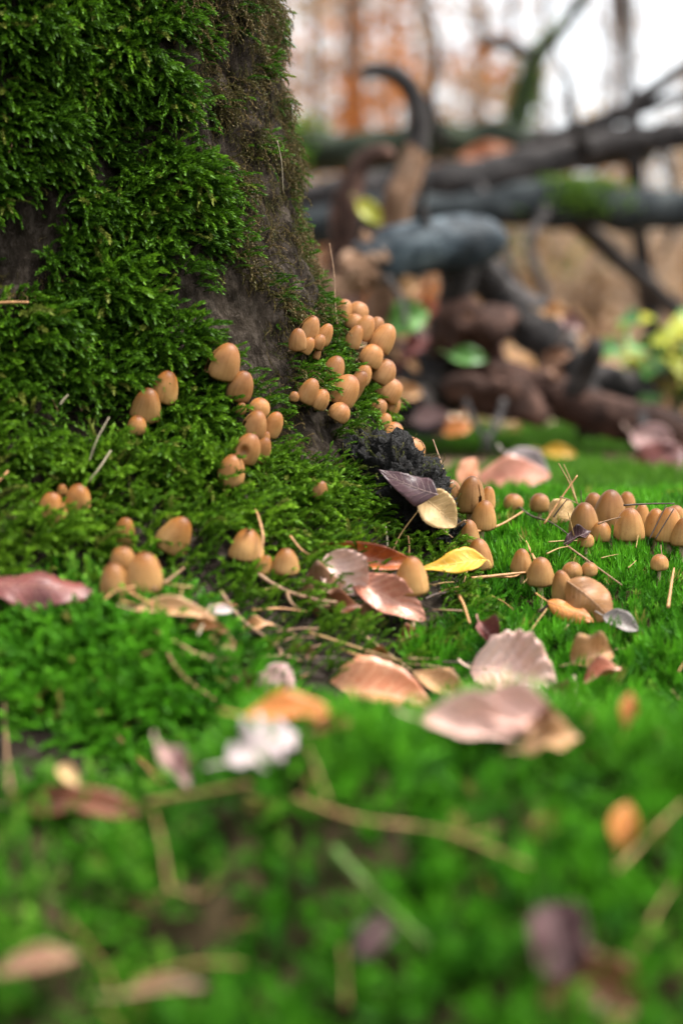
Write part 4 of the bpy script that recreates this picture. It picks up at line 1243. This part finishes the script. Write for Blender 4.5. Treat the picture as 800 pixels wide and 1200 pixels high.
stick('straw_stalk', 'tan stalk lying along the rim between gully and near cushion', 'straw', 'straw', [(170, 950), (230, 940), (292, 928)], .0016, G3)
stick('straw_stalk', 'short straw in haircap moss near the curled brown leaf', 'straw', 'straw', [(640, 720), (622, 745)], .0007, G3)
# near cushion
stick('straw_stalk', 'long arching straw across the top of the near cushion', 'straw', 'straw', [(345, 945), (420, 970), (520, 985), (620, 1025)], .0013, G3)
stick('straw_stalk', 'leaning straw near the small orange leaf', 'straw', 'straw', [(722, 1030), (760, 990), (800, 950)], .0011, G3)
stick('straw_stalk', 'upright straw with a side branch on the near cushion slope', 'straw', 'straw', [(200, 1065), (190, 1000), (180, 960)], .0009, G3, fork=[(.1, [(150, 1062), (175, 1068)]), (.15, [(235, 1050), (255, 1030)])])
stick('straw_stalk', 'level straw low on the near cushion', 'straw', 'straw', [(150, 1165), (220, 1142), (285, 1140)], .0010, G3)
stick('straw_stalk', 'slanting straw beside the chestnut brown leaf', 'straw', 'straw', [(745, 1140), (765, 1085), (790, 1045)], .0009, G3)
stick('straw_stalk', 'short upright straw at the bottom of the near cushion', 'straw', 'straw', [(405, 1190), (402, 1120)], .0009, G3)
stick('straw_stalk', 'straw leaning over the crest of the near cushion', 'straw', 'straw', [(385, 950), (370, 910), (360, 885)], .0008, G3)
stick('straw_stalk', 'fine straw crossing the brown leaf of the near cushion', 'straw', 'straw', [(80, 1090), (120, 1140), (135, 1180)], .0008, G3)
stick('grass_blade', 'pale green grass blade bending over the near cushion', 'grass blade', 'green', [(390, 1005), (430, 1050), (470, 1090), (500, 1118)], .0017, G3)
tr = np.random.default_rng(5)
for k in range(26):
    px, py = tr.uniform(140, 560), tr.uniform(690, 800)
    a, l = tr.uniform(-.7, .7) + (math.pi if k % 2 else 0), tr.uniform(26, 60)
    mx, my = px + l * .5 * math.cos(a) + tr.normal(0, 4), py - l * .25 * math.sin(a) + tr.normal(0, 3)
    stick('twig', 'thin brown twig in the litter between trunk foot and hollow', 'twig', ['twig', 'needle', 'dark', 'twig', 'straw'][k % 5], [(px, py), (mx, my), (px + l * math.cos(a), py - l * .5 * math.sin(a))], tr.uniform(.0004, .0009), 'litter twigs')
# loose needles strewn over the moss
sr = np.random.default_rng(21)
for k in range(26):
    px, py = (sr.uniform(470, 800), sr.uniform(640, 900)) if k % 3 else (sr.uniform(0, 800), sr.uniform(700, 1150))
    a, l = sr.uniform(-1.5, 1.5), sr.uniform(14, 36)
    stick('pine_needle', 'short dead needle strewn loosely over the ground moss', 'needle', ['needle', 'straw', 'twig'][k % 3],
          [(px, py), (px + l * math.cos(a), py - l * math.sin(a) * .8)], .00030, 'loose needles on the moss')

# ================================================================== FALLEN TREE AND BRANCHES BEHIND
W_DARK = m_wood('weathered_dark_wood', (.010, .009, .009), (.032, .029, .028), (.10, .09, .086), 22)
W_BLUE = m_wood('blue_grey_bark', (.006, .009, .011), (.022, .033, .041), (.12, .155, .17), 16, .45)
W_RED = m_wood('reddish_brown_bark', (.010, .006, .005), (.042, .022, .016), (.16, .09, .068), 26)
W_SLATE = m_wood('slate_grey_bark', (.006, .008, .009), (.018, .023, .025), (.07, .08, .08), 18)
W_TAN = m_wood('stripped_tan_wood', (.10, .055, .03), (.22, .13, .08), (.36, .24, .165), 40)
W_MOSSY = m_wood('algae_green_bark', (.006, .009, .006), (.020, .028, .017), (.075, .09, .055), 20)
def pathpx(pts, n):
    """points (px, py, depth, radius in pixels) to a smooth path and radii in metres"""
    Q = np.array([tuple(at(a, b, d)) + (r * d / FPX,) for a, b, d, r in pts])
    S = spline(Q, n)
    return S[:, :3], np.maximum(S[:, 3], .002)
def branch(name, pts, m, parent, org, n=40, seg=18, bump=.26, bf=16.0):
    P, R = pathpx(pts, n)
    v, f = tube(P, R, seg, bump, bf, org)
    o = obj(name, mesh(name, v, f), m, parent)
    return o, P, R
def moss_on(P, R, c0, c1, n, parent, org, spread=1.0, scale=1.8, cols=((.06, .14, .012), (.13, .23, .025))):
    k = np.clip(RNG.normal((c0 + c1) / 2, (c1 - c0) / 3.2, n), 0, .999) * (len(P) - 1)
    i = np.clip(k.astype(int), 0, len(P) - 2); q = (k - i)[:, None]
    C = P[i] * (1 - q) + P[i + 1] * q
    T, Nn_, Bb = frames(P)
    a = RNG.uniform(0, 2 * math.pi, n)
    D = nrm(Nn_[i] * np.cos(a)[:, None] + Bb[i] * np.sin(a)[:, None])
    kp = D[:, 2] > -.35 * spread
    C, D, i = C[kp], D[kp], i[kp]
    o = instancer('moss', HAIRCAP, C + D * R[i][:, None] * .96 - org, T[i] + RNG.normal(0, .6, C.shape), D, RNG.uniform(.6, 1.2, len(C)) * scale, RNG.integers(0, 4, len(C)), pal(cols[0], cols[1], RNG.random(len(C))), parent)
    return o
FT = np.array([.9, 3.3, 0.0])
ft = thing('fallen_tree', 'fallen dead tree with bare mossy limbs lying across the background', 'fallen tree', FT)
o, PA, RA = branch('limb', [(-120, 470, 3.9, 24), (120, 280, 3.8, 24), (330, 190, 3.7, 24), (450, 178, 3.6, 23), (560, 164, 3.55, 23), (640, 178, 3.4, 22), (760, 170, 3.3, 22)], W_MOSSY, ft, FT, 60)
o, PB, RB = branch('limb', [(150, 330, 3.4, 26), (330, 246, 3.3, 26), (450, 232, 3.2, 26), (540, 216, 3.15, 25), (640, 190, 3.15, 22), (720, 170, 3.2, 18), (830, 152, 3.2, 17), (1000, 130, 3.3, 16)], W_DARK, ft, FT, 60)
o, PC, RC_ = branch('limb', [(240, 300, 3.1, 20), (420, 254, 3.0, 23), (520, 250, 3.0, 24), (620, 240, 3.0, 24), (720, 243, 3.0, 23), (830, 246, 3.05, 24), (1000, 280, 3.1, 30), (1250, 420, 3.2, 40), (1400, 520, 3.2, 44)], W_SLATE, ft, FT, 70)
o['label'] = 'slate grey lower limb'
o, PD, RD = branch('branch', [(596, 172, 3.5, 15), (610, 130, 3.5, 14), (624, 72, 3.5, 11), (655, 38, 3.5, 8), (690, -12, 3.5, 7), (730, -90, 3.5, 5)], W_MOSSY, ft, FT, 40, 12)
branch('branch', [(626, 66, 3.5, 8), (604, 56, 3.45, 7), (582, 50, 3.4, 7), (560, 52, 3.4, 4)], W_DARK, ft, FT, 20, 10)
branch('branch', [(612, 168, 3.3, 8), (680, 150, 3.25, 8), (740, 122, 3.2, 9), (815, 72, 3.2, 7), (900, 20, 3.2, 5)], W_DARK, ft, FT, 30, 12)
branch('branch', [(690, 148, 3.22, 7), (745, 130, 3.2, 7), (815, 106, 3.2, 6), (900, 90, 3.2, 4)], W_DARK, ft, FT, 24, 10)
branch('branch', [(744, 132, 3.2, 7), (734, 70, 3.25, 5), (726, -15, 3.3, 5), (720, -90, 3.3, 4)], W_DARK, ft, FT, 24, 10)
branch('branch', [(668, 250, 3.05, 13), (708, 290, 3.1, 12), (748, 325, 3.15, 10), (790, 362, 3.2, 10), (830, 420, 3.25, 8), (850, 480, 3.25, 6)], W_DARK, ft, FT, 30, 12)
for tw in ([(560, 216, 3.1, 7), (580, 250, 3.0, 6), (590, 300, 2.95, 5), (612, 345, 2.9, 4)], [(520, 170, 3.5, 7), (505, 120, 3.45, 5), (512, 60, 3.4, 4), (500, 10, 3.4, 3)], [(690, 180, 3.15, 8), (670, 140, 3.1, 6), (662, 90, 3.1, 4), (640, 40, 3.1, 3)],
           [(770, 165, 3.2, 6), (785, 200, 3.15, 5), (790, 260, 3.1, 4), (775, 300, 3.1, 3)], [(430, 240, 3.1, 8), (400, 300, 3.0, 7), (385, 360, 3.0, 6)], [(480, 232, 3.1, 6), (500, 270, 3.0, 5), (495, 330, 2.9, 4)], [(640, 245, 2.95, 7), (620, 290, 2.9, 6), (640, 350, 2.85, 5), (632, 420, 2.8, 5)]):
    branch('branch', tw, W_DARK, ft, FT, 20, 8, .25)
branch('branch', [(742, 128, 3.2, 8), (742, 190, 3.2, 10), (752, 300, 3.25, 11), (770, 420, 3.3, 12), (775, 490, 3.3, 14)], W_DARK, ft, FT, 30, 12)
moss_on(PD, RD, .02, .6, 900, ft, FT, scale=.45)
moss_on(PC, RC_, .40, .50, 900, ft, FT, scale=.7)
moss_on(PA, RA, .30, .38, 500, ft, FT, scale=1.6, cols=((.07, .16, .02), (.14, .26, .03)))

HB = at(452, 500, 2.35); HB[2] = float(soil(HB[0], HB[1]))
hk = thing('hooked_branch', 'hooked dead branch with dark curled tip and stripped tan shaft', 'branch', HB)
branch('curled_tip', [(426, 88, 2.3, 6), (440, 83, 2.3, 8), (462, 87, 2.3, 10), (480, 104, 2.3, 11), (490, 130, 2.3, 12), (490, 160, 2.3, 13), (487, 180, 2.3, 14)], W_DARK, hk, HB, 36, 14, .08)
branch('stripped_shaft', [(488, 170, 2.3, 13), (484, 192, 2.3, 16), (475, 215, 2.3, 17), (464, 242, 2.3, 19), (455, 300, 2.32, 20), (452, 400, 2.35, 22), (450, 520, 2.38, 24)], W_TAN, hk, HB, 40, 16, .1)
CB = at(402, 505, 2.25); CB[2] = float(soil(CB[0], CB[1]))
ck = thing('curled_root', 'brown looped root stub standing next to the hooked branch', 'root', CB)
branch('stem', [(402, 520, 2.25, 24), (400, 400, 2.25, 22), (402, 300, 2.25, 20), (406, 240, 2.25, 17), (416, 203, 2.25, 14), (432, 183, 2.25, 12), (452, 180, 2.25, 9), (462, 186, 2.25, 4)], W_RED, ck, CB, 50, 14, .2)

BB = at(665, 500, 2.0); BB[2] = float(soil(BB[0], BB[1]))
bl = thing('bent_branch', 'thick blue grey branch with a pale broken end, bent down to the ground', 'branch', BB)
branch('bark_limb', [(424, 312, 2.02, 27), (450, 301, 2.03, 30), (500, 289, 2.05, 31), (545, 284, 2.08, 32), (570, 282, 2.09, 26), (588, 284, 2.1, 12)], W_BLUE, bl, BB, 60, 30, .10, 30)
for tw in ([(500, 268, 2.03, 6), (494, 240, 2.02, 5), (500, 215, 2.0, 3)], [(452, 325, 2.0, 5), (470, 350, 1.98, 4), (476, 385, 1.97, 3)]): branch('stub', tw, W_DARK, bl, BB, 12, 8)
branch('lower_limb', [(552, 300, 2.16, 18), (578, 338, 2.2, 24), (610, 372, 2.2, 27), (644, 404, 2.2, 27), (668, 436, 2.2, 24), (704, 520, 2.2, 22)], W_DARK, bl, BB, 50, 22, .3, 24)
wv = branch('broken_wood', [(446, 303, 2.02, 26), (420, 316, 2.01, 23), (400, 331, 2.0, 17), (380, 350, 2.0, 10), (360, 372, 2.0, 2)], W_TAN, bl, BB, 40, 26, .6, 60)
branch('snapped_limb', [(540, 292, 2.08, 22), (534, 335, 2.1, 21), (524, 372, 2.12, 19), (512, 410, 2.16, 18), (506, 470, 2.2, 18), (502, 545, 2.2, 20)], W_DARK, bl, BB, 36, 18, .3, 26)
LB = at(700, 530, 1.98); LB[2] = float(soil(LB[0], LB[1]))
lo = thing('lying_trunk', 'reddish brown thin trunk lying on the moss under the bent branch', 'log', LB)
branch('bark_limb', [(545, 438, 2.15, 22), (600, 450, 2.1, 26), (650, 466, 2.06, 27), (720, 488, 2.02, 26), (800, 512, 1.98, 25), (900, 545, 1.95, 24), (980, 560, 1.93, 20)], W_RED, lo, LB, 50, 20, .14, 24)
branch('stub', [(668, 472, 2.04, 14), (682, 440, 2.02, 14), (696, 410, 2.0, 11), (702, 398, 2.0, 6)], W_DARK, lo, LB, 20, 14, .15, 24)
branch('twig', [(752, 486, 1.95, 6), (757, 530, 1.9, 5), (770, 560, 1.85, 4), (778, 585, 1.8, 3)], W_DARK, lo, LB, 16, 8)
for lab, pts, m in [('dark brown slab of bark leaning under the bent branch', [(498, 405, 2.15, 8), (530, 392, 2.1, 26), (570, 380, 2.08, 30), (606, 370, 2.08, 8)], W_RED),
                    ('dark rotten wood chunk beneath the bark slab', [(470, 470, 2.2, 10), (505, 440, 2.18, 34), (545, 425, 2.15, 34), (580, 430, 2.13, 10)], W_DARK),
                    ('grey brown broken limb lying below the rotten chunk', [(520, 452, 2.05, 8), (560, 462, 2.03, 24), (600, 470, 2.02, 26), (640, 490, 2.0, 10)], W_RED),
                    ('dark upright stump piece behind the mushroom clump on trunk edge', [(468, 540, 2.3, 26), (474, 470, 2.3, 26), (480, 420, 2.3, 24), (490, 380, 2.3, 12)], W_DARK),
                    ('black thick root behind the lying trunk', [(640, 470, 2.25, 20), (690, 455, 2.25, 24), (735, 452, 2.25, 20), (770, 470, 2.25, 12)], W_DARK)]:
    q = at(pts[1][0], pts[1][1], pts[1][2]); q[2] = float(soil(q[0], q[1]))
    P, R = pathpx(pts, 30)
    v, f = tube(P, R, 22, .5, 34.0, q)
    o = obj('wood_chunk', mesh('wood_chunk', v, f), m)
    o.location = tuple(q)
    tag(o, lab, 'wood')
# thin crooked twigs under the heap
for lab, pts in [('thin grey twig arching to the moss below the rotten chunk', [(545, 470, 1.95, 4), (558, 500, 1.92, 4), (572, 518, 1.9, 3), (576, 530, 1.9, 3)]),
                 ('second thin twig crossing the arching grey one', [(590, 470, 1.95, 4), (580, 500, 1.92, 4), (568, 520, 1.9, 3), (565, 532, 1.9, 2)])]:
    P, R = pathpx(pts, 20)
    v, f = tube(P, R, 8, .1, 60.0, P[-1])
    o = obj('twig', mesh('twig', v, f), W_DARK); o.location = tuple(P[-1]); tag(o, lab, 'twig')

# ---- leaves on the heap and the low plant behind
def plain_leaf(C, X, n, L, W, col, parent, org, seed, shape='beech'):
    G = leaf_geo(L, W, shape, .15, .1, .06, .01, .08, seed)[::3, ::2]
    Y = np.cross(n, X)
    T = G[..., 0:1] * X + G[..., 1:2] * Y + G[..., 2:3] * n + C - org
    nu, nv = T.shape[:2]
    idx = np.arange(nu * nv).reshape(nu, nv)
    F = np.stack([idx[:-1, :-1], idx[1:, :-1], idx[1:, 1:], idx[:-1, 1:]], -1).reshape(-1, 4).tolist()
    V = np.vstack([T.reshape(-1, 3), (T - n * .0004).reshape(-1, 3)])
    F = F + [[k + nu * nv for k in f[::-1]] for f in F]
    return obj('leaf', mesh('leaf', V, F), LM[col], parent)
def low_plant(label, px, base_py, depth, stems, cols, seed, group=None):
    r = np.random.default_rng(seed)
    B = at(px, base_py, depth); B[2] = float(soil(B[0], B[1]))
    t = thing('low_plant', label, 'plant', B, group)
    for (tx, ty, nl) in stems:
        Tp = at(tx, ty, depth + r.uniform(-.1, .1))
        M = (B + Tp) / 2 + np.array([0, 0, .06]) + r.normal(0, .02, 3)
        S = spline([B, M, Tp], 14)
        v, f = tube(S, np.linspace(.0025, .001, 14), 6, 0, 1, B)
        obj('stem', mesh('stem', v, f), TW['twig'], t)
        for k in range(nl):
            c = S[int(4 + 9.99 * k / nl)] + r.normal(0, .02, 3)
            n = nrm(np.array([r.normal(0, .5), -.6 + r.normal(0, .4), 1.0]))
            X = nrm(np.cross(n, r.normal(0, 1, 3)))
            plain_leaf(c, X, n, r.uniform(.04, .065), r.uniform(.03, .042), cols[int(r.integers(0, len(cols)))], t, B, int(r.integers(0, 9999)))
    return t
low_plant('low green and yellow leafy bramble beside the lying trunk', 790, 495, 2.25, [(742, 396, 5), (770, 384, 5), (800, 372, 5), (745, 440, 4), (760, 470, 4), (795, 420, 6), (830, 400, 5), (790, 450, 5), (850, 440, 4)], ['lime', 'green', 'green', 'lime', 'yellow'], 5)
leaf('fresh green leaf caught under the blue grey bent branch', 'green', 478, 374, 20, 52, 40, .8, 0, depth=2.0, veins=False, group='leaves on the branch heap')
leaf('pale green leaf on the rotten chunk under the bark slab', 'green', 548, 418, -10, 46, 22, .8, 0, depth=2.0, veins=False, group='leaves on the branch heap')
leaf('yellow green leaf on the curled root beside the hook', 'lime', 433, 248, -40, 40, 22, .8, 0, depth=2.22, veins=False, group='leaves on the branch heap')
leaf('tan leaf caught under the bent branch near its broken end', 'tan', 478, 336, 10, 30, 24, .8, 0, depth=2.02, veins=False, group='leaves on the branch heap')
leaf('rusty leaf beside the fresh green one under the bent branch', 'rust', 500, 362, 30, 30, 24, .8, 0, depth=2.05, veins=False, group='leaves on the branch heap')
leaf('orange leaf on the fallen tree between two limbs', 'salmon', 570, 178, 8, 66, 22, .8, 0, depth=3.4, wave=.2, veins=False, group='leaves on the branch heap')

hr = np.random.default_rng(77)
for k in range(22):
    px, py = hr.uniform(455, 700), hr.uniform(355, 500)
    leaf('dead brown leaf caught among the jumbled branches', ['brown', 'tan', 'oxblood', 'mauve', 'grey', 'brown'][k % 6], px, py, hr.uniform(-60, 60), hr.uniform(24, 44), hr.uniform(14, 26), .7, 0, depth=hr.uniform(1.95, 2.2) if py < 470 else None, curl=.5, wave=.25,
         veins=False, group='dead leaves in the branch heap', on='ground')
# ================================================================== LEAF LITTER
def litter_proto(seed):
    G = leaf_geo(.06, .036, ['beech', 'lobed', 'round'][seed % 3], .3, .1, .15, .0, .1, seed)[::5, ::3]
    nu, nv = G.shape[:2]
    idx = np.arange(nu * nv).reshape(nu, nv)
    F = np.stack([idx[:-1, :-1], idx[1:, :-1], idx[1:, 1:], idx[:-1, 1:]], -1).reshape(-1, 4)
    me = mesh('dead_leaf', G.reshape(-1, 3), F)
    me.materials.append(LITTER_M)
    return me
n = 26000
yy = 1.35 + 16 * RNG.random(n) ** 1.7
xx = RNG.uniform(-1, 1, n) * (.24 * yy + .6)
keep = (np.hypot(xx - AX, yy - AY) > .35) & (RNG.random(n) < sstep(2.3, 3.3, yy))
xx, yy = xx[keep], yy[keep]
P = np.stack([xx, yy, soil(xx, yy) + RNG.uniform(.004, .02, len(xx)) + .006 * (yy < 3)], -1)
a_ = RNG.uniform(0, 2 * math.pi, len(P))
PALL = np.array([(.36, .22, .13), (.42, .29, .19), (.30, .16, .09), (.46, .25, .10), (.22, .12, .075), (.50, .38, .27), (.40, .16, .06), (.55, .40, .14)])
o = instancer('leaf_litter', [litter_proto(k) for k in range(4)], P, np.stack([np.cos(a_), np.sin(a_), 0 * a_], -1), np.array([[0, 0, 1.0]]) + RNG.normal(0, .35, P.shape), RNG.uniform(.7, 1.3, len(P)),
              RNG.integers(0, 4, len(P)), PALL[RNG.integers(0, len(PALL), len(P))] * RNG.uniform(.7, 1.2, (len(P), 1)))
tag(o, 'brown and beige dead leaves littering the forest floor', 'leaf litter')

# ================================================================== WOOD BEHIND
T_BARK = [m_wood('grey_tree_bark', (.05, .045, .04), (.13, .115, .10), (.24, .22, .195), 9), m_wood('brown_tree_bark', (.045, .03, .022), (.11, .075, .055), (.22, .155, .115), 9)]
T_LEAF = {k: m_plain(k + '_foliage', c, .6, .45, var=.35, scale=3.0) for k, c in dict(orange=(.34, .12, .025), tan=(.30, .18, .09), gold=(.40, .24, .05), pale=(.34, .25, .17), olive=(.16, .18, .05)).items()}
def bg_tree(label, px, depth, r, h, leafc, nleaf, lo_, hi, spread, seed, lean=0.0, group='trees in the wood behind', lsize=.07):
    rg = np.random.default_rng(seed)
    x = (px - 400) / FPX * depth
    B = np.array([x, depth, float(soil(x, depth)) - .05])
    t = thing('beech_tree', label, 'tree', B, group)
    n = 14
    zc = np.linspace(0, h, n)
    P = np.stack([lean * zc + .03 * h * .3 * vnoise(zc * .8, seed * 1.3, 0) * sstep(0, 1, zc), .1 * vnoise(zc * .7, seed * 2.1, 4), zc], -1)
    R = r * (1 - .72 * zc / h) * (1 + .5 * np.exp(-zc / .25))
    v, f = tube(P, R, 12, .06, 5.0)
    obj('trunk', mesh('trunk', v, f), T_BARK[seed % 2], t)
    limbs, tips = [], []
    for k in range(int(10 + spread * 5)):
        if lo_ >= h * .9: break
        q = lo_ + (hi - lo_) * (k + rg.random()) / (10 + spread * 5)
        i = min(n - 3, int(q / h * (n - 1)))
        a, l = rg.uniform(0, 6.28), spread * rg.uniform(.5, 1.1)
        p0 = P[i]; d = np.array([math.cos(a), math.sin(a), rg.uniform(.1, .7)])
        S = spline([p0, p0 + d * l * .5 + rg.normal(0, .05, 3), p0 + d * l + np.array([0, 0, -.1 * l]) + rg.normal(0, .08, 3)], 8)
        limbs.append(tube(S, np.linspace(R[i] * .32, .006, 8), 5))
        tips.append(S)
    v, f = merge(limbs)
    obj('limbs', mesh('limbs', v, f), T_BARK[seed % 2], t)['kind'] = 'stuff'
    if nleaf:
        C = np.vstack([s[3:] for s in tips])
        ci = rg.integers(0, len(C), nleaf)
        c = C[ci] + rg.normal(0, .13 * spread, (nleaf, 3))
        a, b = nrm(rg.normal(0, 1, (nleaf, 3))), nrm(rg.normal(0, 1, (nleaf, 3)))
        b = nrm(np.cross(a, b))
        s = lsize * rg.uniform(.6, 1.3, (nleaf, 1))
        m_ = nrm(np.cross(a, b)) * s * .15
        V = np.stack([c - a * s * .6, c + b * s * .34 + m_, c + a * s * .6, c - b * s * .34 + m_], 1).reshape(-1, 3)
        F = np.arange(nleaf * 4).reshape(-1, 4)
        obj('crown', mesh('crown', V, F, False), T_LEAF[leafc], t)['kind'] = 'stuff'
    return t
L1 = 'slender young beech holding rusty orange leaves behind the trunk edge'
L2 = 'bare slender tree with a few tan leaves in the pale wood'
L3 = 'leafy sapling with pale tan leaves in the pale wood'
bg_tree(L1, 372, 9.0, .022, 4.5, 'orange', 330, .6, 4.2, 1.1, 1, group='rusty young beeches', lsize=.10)
bg_tree(L1, 330, 11.0, .03, 5, 'orange', 300, .6, 4.8, 1.3, 2, group='rusty young beeches', lsize=.10)
bg_tree('brown trunk standing plain behind the hooked branch tip', 424, 10.5, .085, 7, 'tan', 300, 1.5, 6, 1.0, 3)
for k, (px, d, r, c, nl) in enumerate([(505, 13, .05, 'tan', 500), (560, 17, .08, 'pale', 350), (735, 15, .06, 'tan', 250), (700, 21, .09, 'pale', 300), (800, 18, .08, 'tan', 400), (470, 19, .04, 'tan', 700),
                                        (640, 25, .10, 'pale', 300), (590, 12, .04, 'gold', 200), (860, 13, .07, 'tan', 500), (240, 15, .08, 'tan', 800), (940, 20, .1, 'tan', 600), (120, 18, .1, 'tan', 700), (380, 22, .04, 'tan', 900), (1010, 16, .09, 'tan', 600), (20, 14, .09, 'orange', 700)]):
    bg_tree(L2, px, d, r, 8 + (k % 3), c, int(nl * .45), 1.2, 7, 1.3, 10 + k, lean=.02 * ((k % 5) - 2), group='bare trees in the wood behind', lsize=.09)
for k, (px, d, c, nl, h) in enumerate([(450, 11.5, 'pale', 700, 2.6), (530, 15, 'tan', 800, 2.4), (620, 14, 'pale', 600, 1.5), (680, 17, 'tan', 700, 1.7), (760, 14, 'pale', 600, 1.6), (830, 16, 'gold', 600, 1.8), (400, 14, 'tan', 1100, 3.2),
                                        (570, 20, 'tan', 800, 2.0), (655, 10, 'olive', 250, .8), (720, 11, 'gold', 260, .9), (345, 15, 'gold', 900, 3.0), (780, 22, 'pale', 900, 2.2), (500, 23, 'pale', 900, 3.0), (900, 12, 'tan', 600, 1.6), (200, 12, 'orange', 700, 2.4), (470, 9, 'orange', 500, 1.7), (545, 11, 'tan', 700, 1.9), (420, 18, 'tan', 1200, 4.0), (490, 17, 'tan', 1000, 3.6), (360, 19, 'tan', 1200, 4.2), (600, 9, 'tan', 500, .9), (690, 9, 'pale', 500, .8), (770, 10, 'tan', 500, .9)]):
    bg_tree(L3, px, d, .02, h, c, int(nl * (.4 if h > 2 else .7)), .15, h * .95, .35 + h * .16, 40 + k, group='leafy saplings in the wood behind', lsize=.08)
